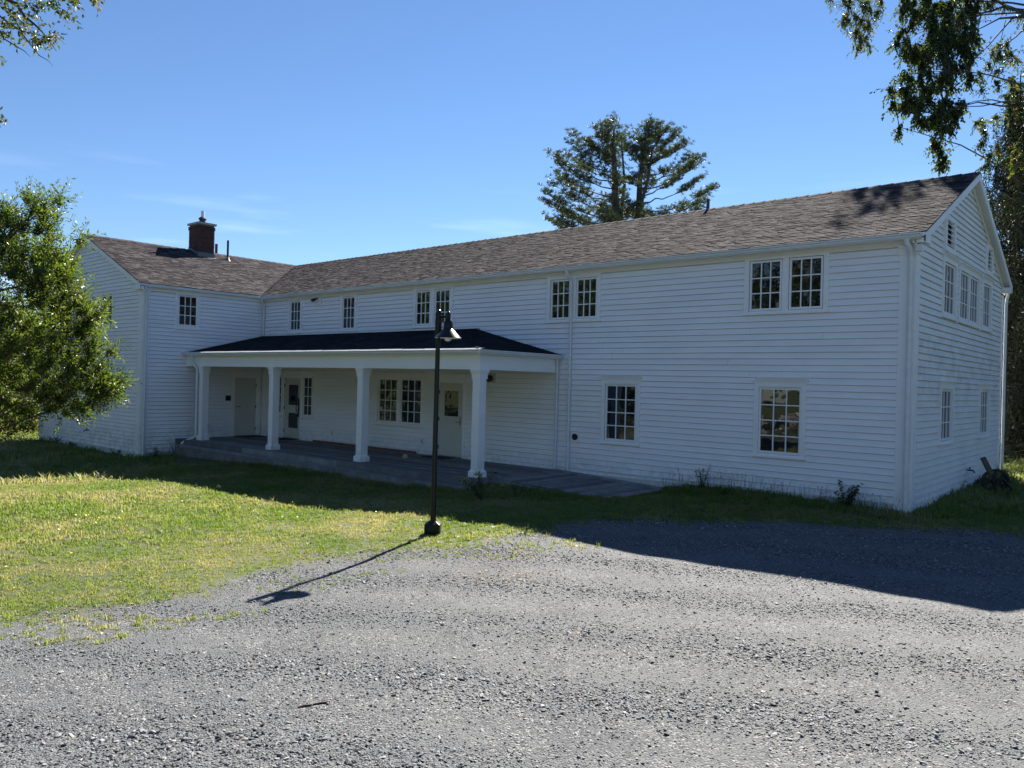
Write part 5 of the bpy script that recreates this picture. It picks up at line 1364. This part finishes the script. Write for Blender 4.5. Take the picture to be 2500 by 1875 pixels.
# grass
def grass_mat():
    m, nd, lk, b = newmat('lawn grass blades')
    b.inputs['Roughness'].default_value = 0.45; b.inputs['Specular IOR Level'].default_value = 0.4
    geo = nd.new('ShaderNodeNewGeometry'); oi = nd.new('ShaderNodeObjectInfo'); Pp = oi.outputs['Location']
    at_ = nd.new('ShaderNodeAttribute'); at_.attribute_name = 'rnd'
    g1 = noise(nd, lk, Pp, 0.42, 5, 0.6)
    g3 = noise(nd, lk, Pp, 2.2, 3, 0.6)
    mm_ = N(nd, 'ShaderNodeMath', operation='MULTIPLY_ADD'); lk.new(g3, mm_.inputs[0]); mm_.inputs[1].default_value = .5; lk.new(g1, mm_.inputs[2])
    m2_ = N(nd, 'ShaderNodeMath', operation='MULTIPLY_ADD'); lk.new(at_.outputs['Fac'], m2_.inputs[0]); m2_.inputs[1].default_value = .16; lk.new(mm_.outputs[0], m2_.inputs[2])
    c = ramp(nd, lk, m2_.outputs[0], [(0.58, (0.055, 0.100, 0.018)), (0.76, (0.088, 0.125, 0.030)), (0.92, (0.14, 0.148, 0.068)), (1.03, (0.20, 0.18, 0.115))])
    lk.new(c, b.inputs['Base Color'])
    tr = nd.new('ShaderNodeBsdfTranslucent'); lk.new(mixc(nd, lk, 1.0, c, (2.9, 2.9, 1.6), 'MULTIPLY'), tr.inputs['Color'])
    ms = nd.new('ShaderNodeMixShader'); ms.inputs[0].default_value = .45
    out = [q_ for q_ in nd if q_.type == 'OUTPUT_MATERIAL'][0]
    lk.new(b.outputs[0], ms.inputs[1]); lk.new(tr.outputs[0], ms.inputs[2]); lk.new(ms.outputs[0], out.inputs['Surface'])
    return m
GRASS = grass_mat()
def grass_proto(seed, nb, h, r_, lean=.5, w=.0035, broad=False):
    rs = np.random.default_rng(seed); V = []; F = []; R_ = []
    for k in range(nb):
        a = rs.uniform(0, 6.28); rr = r_*math.sqrt(rs.random()); b0 = np.array([rr*cos(a), rr*sin(a), -.01]); hh = h*rs.uniform(.45, 1.15)
        a2 = rs.uniform(0, 6.28); ld = np.array([cos(a2), sin(a2), 0])*lean*hh*rs.uniform(.3, 1.3); s_ = np.array([-sin(a2), cos(a2), 0])*w*rs.uniform(.7, 1.4)
        if broad: hh *= .45; ld = ld*1.8; s_ = s_*3.2
        mid_ = b0+ld*.35+np.array([0, 0, hh*.6]); tip = b0+ld+np.array([0, 0, hh])
        i = len(V); V += [b0-s_, b0+s_, mid_+s_*.9, mid_-s_*.9, tip]; F += [(i, i+1, i+2, i+3), (i+3, i+2, i+4)]; R_ += [rs.random()]*5
    me = bpy.data.meshes.new('grass_clump'); me.from_pydata([tuple(v) for v in V], [], F); a = me.attributes.new('rnd', 'FLOAT', 'POINT'); a.data.foreach_set('value', np.array(R_, dtype=np.float32)); me.materials.append(GRASS)
    return me
protos = [grass_proto(k, 16, .055, .05) for k in range(5)]+[grass_proto(10+k, 12, .10, .04, .6) for k in range(2)]+[grass_proto(20+k, 9, .06, .035, .9, broad=True) for k in range(2)]
x, y = wedge(90000, 4.5, 24, a0=-86, a1=14, pw=1.25)
d = edge_dist(x, y)
thin = .30*pn(x, y, 2.0, 1.1)+.20*pn(x, y, 5.0, .3)
fringe = (d > -1.1) & (d < .1) & (pn(x, y, 1.9, .8) > .12) & (x > -4.9) & (x < .6) & (y < -6.0) & (RNG.random(len(x)) < .22)
keep = ((d > -.05+thin) & (RNG.random(len(x)) < np.clip((d-thin)/.5+.12, 0, 1)) | fringe) & ~built(x, y)
x, y, d = x[keep], y[keep], d[keep]; n = len(x); dist = np.hypot(x-CX, y-CY)
lush = np.clip(.55+.8*pn(x, y, .55, 2.0)+.3*pn(x, y, 2.1, .7), 0, 1)
s_ = (.45+.65*lush*RNG.random(n)+.15)*np.clip(dist/11, .85, 1.5)
near_wall = ((y > -.75) & (x > -4.8) & (x < .4) & (y < .1)) | ((x > -.1) & (x < .7) & (y > 0) & (y < 9)) | ((y > -3.75) & (y < -3.3) & (x > -21) & (x < -8)) | ((x > -9.5) & (x < -4.5) & (y > -2.8) & (y < -2.2))
s_ = np.where(near_wall, s_*1.8, s_)
idx = RNG.integers(0, 5, n); idx = np.where(RNG.random(n) < .06, 5+RNG.integers(0, 2, n), idx); idx = np.where(RNG.random(n) < .28*lush, 7+RNG.integers(0, 2, n), idx)
P = np.stack([x, y, gz(x, y)+relief(x, y)], 1); rot = np.zeros((n, 3)); rot[:, 2] = RNG.uniform(0, 6.28, n); rot[:, 0] = RNG.normal(size=n)*.12
scatter('lawn_grass', 'short uneven grass and clover of the front lawn', 'grass', P, rot, np.stack([s_*1.1, s_*1.1, s_], 1), idx, protos)
# grass beyond: left of the ell and behind the right corner, longer and coarser
x1, y1 = wedge(9000, 22, 55, a0=-86, a1=-64); x2, y2 = wedge(14000, 17, 48, a0=-12, a1=8)
x = np.r_[x1, x2]; y = np.r_[y1, y2]; keep = ~built(x, y, .1); x, y = x[keep], y[keep]; n = len(x); s_ = RNG.uniform(1.2, 2.6, n)
P = np.stack([x, y, gz(x, y)], 1); rot = np.zeros((n, 3)); rot[:, 2] = RNG.uniform(0, 6.28, n)
scatter('far_grass', 'coarser grass of the lawns beyond the building corners', 'grass', P, rot, np.stack([s_*1.6, s_*1.6, s_], 1), RNG.integers(0, 7, n), protos)

# dry leaves caught along the edge of the grass, orange clover patches on the gravel
lp = []
for k in range(3):
    rs = np.random.default_rng(70+k); V = [(-.5, 0, .0), (-.15, .28, .10), (.25, .25, .04), (.6, 0, .12), (.2, -.28, .09), (-.2, -.24, .02)]
    V = [(a+rs.normal()*.06, b_+rs.normal()*.05, c_+rs.normal()*.06) for a, b_, c_ in V]
    me = bpy.data.meshes.new('dry_leaf'); me.from_pydata(V, [], [(0, 1, 2), (0, 2, 3), (0, 3, 4), (0, 4, 5)]); a = me.attributes.new('rnd', 'FLOAT', 'POINT'); a.data.foreach_set('value', np.full(6, k/2.0, dtype=np.float32)); me.materials.append(DRYLEAF); lp.append(me)
x, y = wedge(9000, 4, 16); d = edge_dist(x, y); keep = (np.abs(d+.05) < .40*(1+pn(x, y, 2.5))) & (RNG.random(len(x)) < .36) & ~built(x, y); x, y = x[keep], y[keep]
x = np.r_[x, RNG.uniform(-9, 2.5, 60), ]; y = np.r_[y, RNG.uniform(-13, -4, 60)]
q_ = [ground_at(random.gauss(1240, 70), random.gauss(1408, 12)) for _ in range(150)]+[ground_at(random.gauss(1250, 45), random.gauss(1345, 12)) for _ in range(60)]
x = np.r_[x, [a[0] for a in q_]]; y = np.r_[y, [a[1] for a in q_]]; n = len(x)
s_ = RNG.uniform(.018, .042, n); rot = RNG.normal(size=(n, 3))*.35; rot[:, 2] = RNG.uniform(0, 6.28, n)
scatter('dry_leaves', 'scattered dry brown leaves along the ragged grass edge', 'leaf litter', np.stack([x, y, gz(x, y)+relief(x, y)+.012], 1), rot, np.stack([s_]*3, 1), RNG.integers(0, 3, n), lp)
# tiny yellow flowers in the lawn
me = bpy.data.meshes.new('flower'); V = [(0, 0, .3)]+[(cos(a)*1.0, sin(a)*1.0, .55) for a in np.linspace(0, 2*pi, 9)[:-1]]
me.from_pydata(V, [], [(0, i+1, (i+1) % 8+1) for i in range(8)]); a = me.attributes.new('rnd', 'FLOAT', 'POINT'); a.data.foreach_set('value', np.full(9, .5, dtype=np.float32))
FLY = simple('yellow petals', (0.75, 0.60, 0.03), 0.5); me.materials.append(FLY)
pts = []
for cu, cv, su, sv, k in ((230, 1280, 45, 8, 26), (330, 1260, 80, 20, 18), (520, 1265, 40, 12, 10), (450, 1215, 60, 14, 10), (120, 1330, 60, 20, 10), (700, 1260, 90, 20, 10), (60, 1420, 50, 25, 5), (860, 1180, 120, 14, 6), (400, 1330, 150, 30, 8)):
    pts += [ground_at(random.gauss(cu, su), random.gauss(cv, sv)) for _ in range(k)]
pts = np.array([p for p in pts if edge_dist(p[0], p[1])[0] > .2 and not built(p[0], p[1])]); n = len(pts); pts[:, 2] += RNG.uniform(.05, .10, n)
rot = RNG.normal(size=(n, 3))*.5; s_ = RNG.uniform(.009, .016, n)
scatter('lawn_flowers', 'tiny yellow flowers dotted through the sunlit lawn', 'flowers', pts, rot, np.stack([s_]*3, 1), np.zeros(n), [me])

# ------------------------------------------------------------------ weeds one can point to
def weed(name, label, cat, base, h, stems, leaves, L, W, mat, spread=.5, droop=.2, flower=None, group=None):
    e_ = empty(name, (0, 0, 0)); tag(e_, label, cat, group); tb = MB(); P_ = []; D_ = []; FP = []; FD = []
    base = np.array(base)
    for s_ in range(stems):
        a = random.uniform(0, 2*pi); d0 = unit(np.array([cos(a)*spread, sin(a)*spread*.7, 1.0])); hh = h*random.uniform(.55, 1.05); p = base+np.array([cos(a), sin(a), 0])*.05*random.random()+np.array([0, 0, -.03]); pts = [p]
        for k in range(6):
            d0 = unit(d0+np.array([cos(a), sin(a), -.6])*droop*.25*k/3); p = p+d0*hh/6; pts.append(p)
        tb.tube([tuple(q) for q in pts], [.004*(1-.12*i) for i in range(7)], 4, caps=False)
        for k in range(leaves):
            t_ = random.uniform(.12, .98)*6; i = min(int(t_), 5); q = pts[i]+(pts[i+1]-pts[i])*(t_-i); ax = unit(pts[i+1]-pts[i]); sd = unit(np.cross(ax, RNG.normal(size=3))); P_.append(q); D_.append(unit(ax*.5+sd+np.array([0, 0, -.1])))
        if flower:
            for k in range(26):
                t_ = random.uniform(.72, 1.0)*6; i = min(int(t_), 5); q = pts[i]+(pts[i+1]-pts[i])*(t_-i); FP.append(q+RNG.normal(size=3)*.018); FD.append(rand_dirs(1, .4)[0])
    tb.build('stem', LEAF_W, e_); leaf_mesh('foliage', np.array(P_), np.array(D_), L*(.6+.6*RNG.random(len(P_))), W, mat, e_)
    if flower: leaf_mesh('flowers', np.array(FP), np.array(FD), .026, .008, flower, e_)
    return e_
GOLD = leaf_mat('dull goldenrod plumes', [(0.34, 0.31, 0.10), (0.42, 0.38, 0.13), (0.25, 0.26, 0.12)], .3, .6)
g = ground_at(1180, 1222); weed('goldenrod_plant', 'arching goldenrod plant in front of the nearest porch column', 'plant', g, .80, 12, 30, .08, .010, LEAF_W, .55, .8, GOLD)
g = ground_at(1262, 1212); weed('weed_plant', 'thin dark weed rising at the ramp edge right of the goldenrod', 'weed', g, .42, 6, 22, .045, .007, LEAF_W, .35, .2)
wl_ = lambda u, v: ground_at(u, v)
weed('weed_plant', 'bushy fern-leaved weed against the wall under the right-hand lower window', 'weed', (-1.02, -.22, gz1(-1, -.2)), .58, 11, 60, .055, .010, LEAF_W, .38, .15)
weed('weed_plant', 'tall leafy weed against the wall midway between the two lower windows', 'weed', (-3.95, -.18, gz1(-3.9, -.2)), .62, 7, 36, .045, .008, LEAF_W, .25, .1)
weed('weed_plant', 'weed tuft at the foot of the gable beside the iron wheel', 'weed', tuple(ground_at(2386, 1186)), .36, 9, 30, .06, .010, LEAF_W, .6, .5)
weed('weed_plant', 'upright weed under the faucet on the right gable wall', 'weed', tuple(ground_at(2338, 1200)), .38, 5, 22, .045, .008, LEAF_W, .3, .2)
weed('weed_plant', 'dark mullein-like weed between the ell corner and the porch steps', 'weed', (XE+.35, -3.85, gz1(XE+.35, -3.85)), .42, 4, 40, .05, .010, LEAF_W, .15, .1)
weed('weed_plant', 'wispy weed where the porch step meets the ell wall', 'weed', (XE+.30, -3.25, gz1(XE+.3, -3.3)), .55, 6, 18, .04, .006, LEAF_W, .3, .3)
weed('weed_plant', 'weed at the foot of the left gable below the small tree', 'weed', (-27.9, EY0-.15, gz1(-27.9, EY0-.2)), .42, 7, 24, .07, .011, LEAF_W, .6, .5)
weed('weed_plant', 'low weed on the left gable footing right of the first one', 'weed', (-26.3, EY0-.15, gz1(-26.3, EY0-.2)), .30, 7, 24, .06, .011, LEAF_W, .6, .5)
weed('weed_plant', 'weed against the left gable nearest its corner board', 'weed', (-22.6, EY0-.15, gz1(-22.6, EY0-.2)), .36, 6, 20, .06, .009, LEAF_W, .5, .4)
weed('daisy_weed', 'small flowering weed at the tip of the lawn by the shadow edge', 'weed', tuple(ground_at(1275, 1304)), .20, 7, 8, .04, .005, LEAF_W, .45, .1, None)
# wiry seed stalks along the wall, too many to count
tb = MB(); P_ = []; D_ = []
for k in range(260):
    if k < 175: x = random.uniform(-4.9, -.15); y = -.12-abs(random.gauss(0, .10)); hm = .42 if x < -2.6 else .34
    elif k < 205: x = random.uniform(.1, .4); y = random.uniform(.3, 6.5); hm = .25
    elif k < 235: x = random.uniform(XE+.15, XE+.75); y = random.uniform(-4.2, -3.45); hm = .33
    else: x = random.uniform(-29.5, XE); y = EY0-random.uniform(.08, .25); hm = .2
    h = hm*random.uniform(.45, 1.1); z = gz1(x, y); dx, dy = random.gauss(0, .12)*h, random.gauss(0, .10)*h
    tb.tube([(x, y, z-.02), (x+dx*.4, y+dy*.4, z+h*.6), (x+dx, y+dy, z+h)], [.0022, .0018, .0012], 3, caps=False)
    for j in range(random.randint(2, 7)):
        t_ = random.uniform(.45, 1.0); P_.append((x+dx*t_, y+dy*t_, z+h*t_)); D_.append(rand_dirs(1, .3)[0])
o = tb.build('seed_stalks', LEAF_W); tag(o, 'wiry grass seed stalks standing against the foot of the white walls', 'tall grass', kind='stuff')
o2 = leaf_mesh('seed_heads', np.array(P_), np.array(D_), .030, .005, LEAF_W); tag(o2, 'dark seed heads on the wiry stalks by the walls', 'tall grass', kind='stuff')
# goldenrod bank left of the ell, beyond the shadow
for i, (u, v, dep) in enumerate(((8, 1020, 30), (40, 1012, 34), (66, 1018, 31), (84, 1000, 33))):
    b0 = at(u, 1060, dep); b0[2] = gz1(b0[0], b0[1])
    cs = [b0+np.array([random.gauss(0, .5), random.gauss(0, .4), random.uniform(.3, 1.3)]) for _ in range(26)]
    e_ = empty('goldenrod_clump', (0, 0, 0)); tag(e_, ['yellow goldenrod clump farthest left under the small tree', 'yellow goldenrod clump second from the left edge', 'goldenrod clump in sun just left of the building', 'tallest goldenrod clump touching the building corner'][i], 'plant')
    tb = MB(); PP, DD = twigs(cs, 8, .5, 9, .1, .02, .2, tb, .005, .6); tag(tb.build('stems', LEAF_W, e_), kind='stuff'); leaf_mesh('foliage', PP, DD, .13, .028, LEAF_Y if i in (1, 3) else LEAF_D, e_)
# fallen sticks on the gravel
def stick(label, pts, r_):
    P_ = [ground_at(u, v) for u, v in pts]; mb = MB(); mb.tube([(p[0], p[1], p[2]+.012+.01*random.random()) for p in P_], [r_*random.uniform(.7, 1.1) for _ in P_], 6); tag(mb.build('stick', STICK), label, 'stick')
stick('broken dark stick lying on the gravel near the lower left', [(728, 1733), (742, 1731), (760, 1729)], .009)
stick('longer twig just right of the broken stick on the gravel', [(764, 1727), (782, 1724), (805, 1722)], .008)
stick('thin stick on the bright gravel at the far right', [(2190, 1575), (2200, 1576), (2212, 1577)], .006)
stick('small twig in the middle of the sunlit gravel', [(1922, 1562), (1932, 1566), (1941, 1567)], .007)
# edging stones half buried in the shaded grass left of the porch
for i, (u, v) in enumerate(((65, 1137), (150, 1136), (245, 1135))):
    p = ground_at(u, v); o = bpy.data.objects.new('edging_slab', None)
    mb = MB(); mb.box(-.42, .42, -.10, .10, -.06, .025); o = mb.build('edging_slab', CONC, None, bevel=.01, loc=tuple(p)); o.rotation_euler = (0, 0, radians(40)); tag(o, ['flat slab sunk in the shaded grass nearest the left edge', 'middle flat slab sunk in the shaded grass', 'flat slab sunk in the shaded grass nearest the ell corner'][i], 'slab')
# far lane crossing behind the right corner
mb = MB(); a1_, a2_ = (-6, 11.3), (16, 13.2)
vs = []
for t_ in np.linspace(0, 1, 24):
    x_ = a1_[0]+(a2_[0]-a1_[0])*t_; y_ = a1_[1]+(a2_[1]-a1_[1])*t_; vs += [(x_, y_-.45+.12*sin(x_*2), gz1(x_, y_-.45)+.006), (x_, y_+.5+.12*sin(x_*1.3), gz1(x_, y_+.5)+.006)]
mb.add(vs, [(2*i, 2*i+2, 2*i+3, 2*i+1) for i in range(23)]); o = mb.build('path', simple('bare dirt track', (0.10, 0.075, 0.06), .9, .35, 5, bmp=.3)); tag(o, kind='structure')
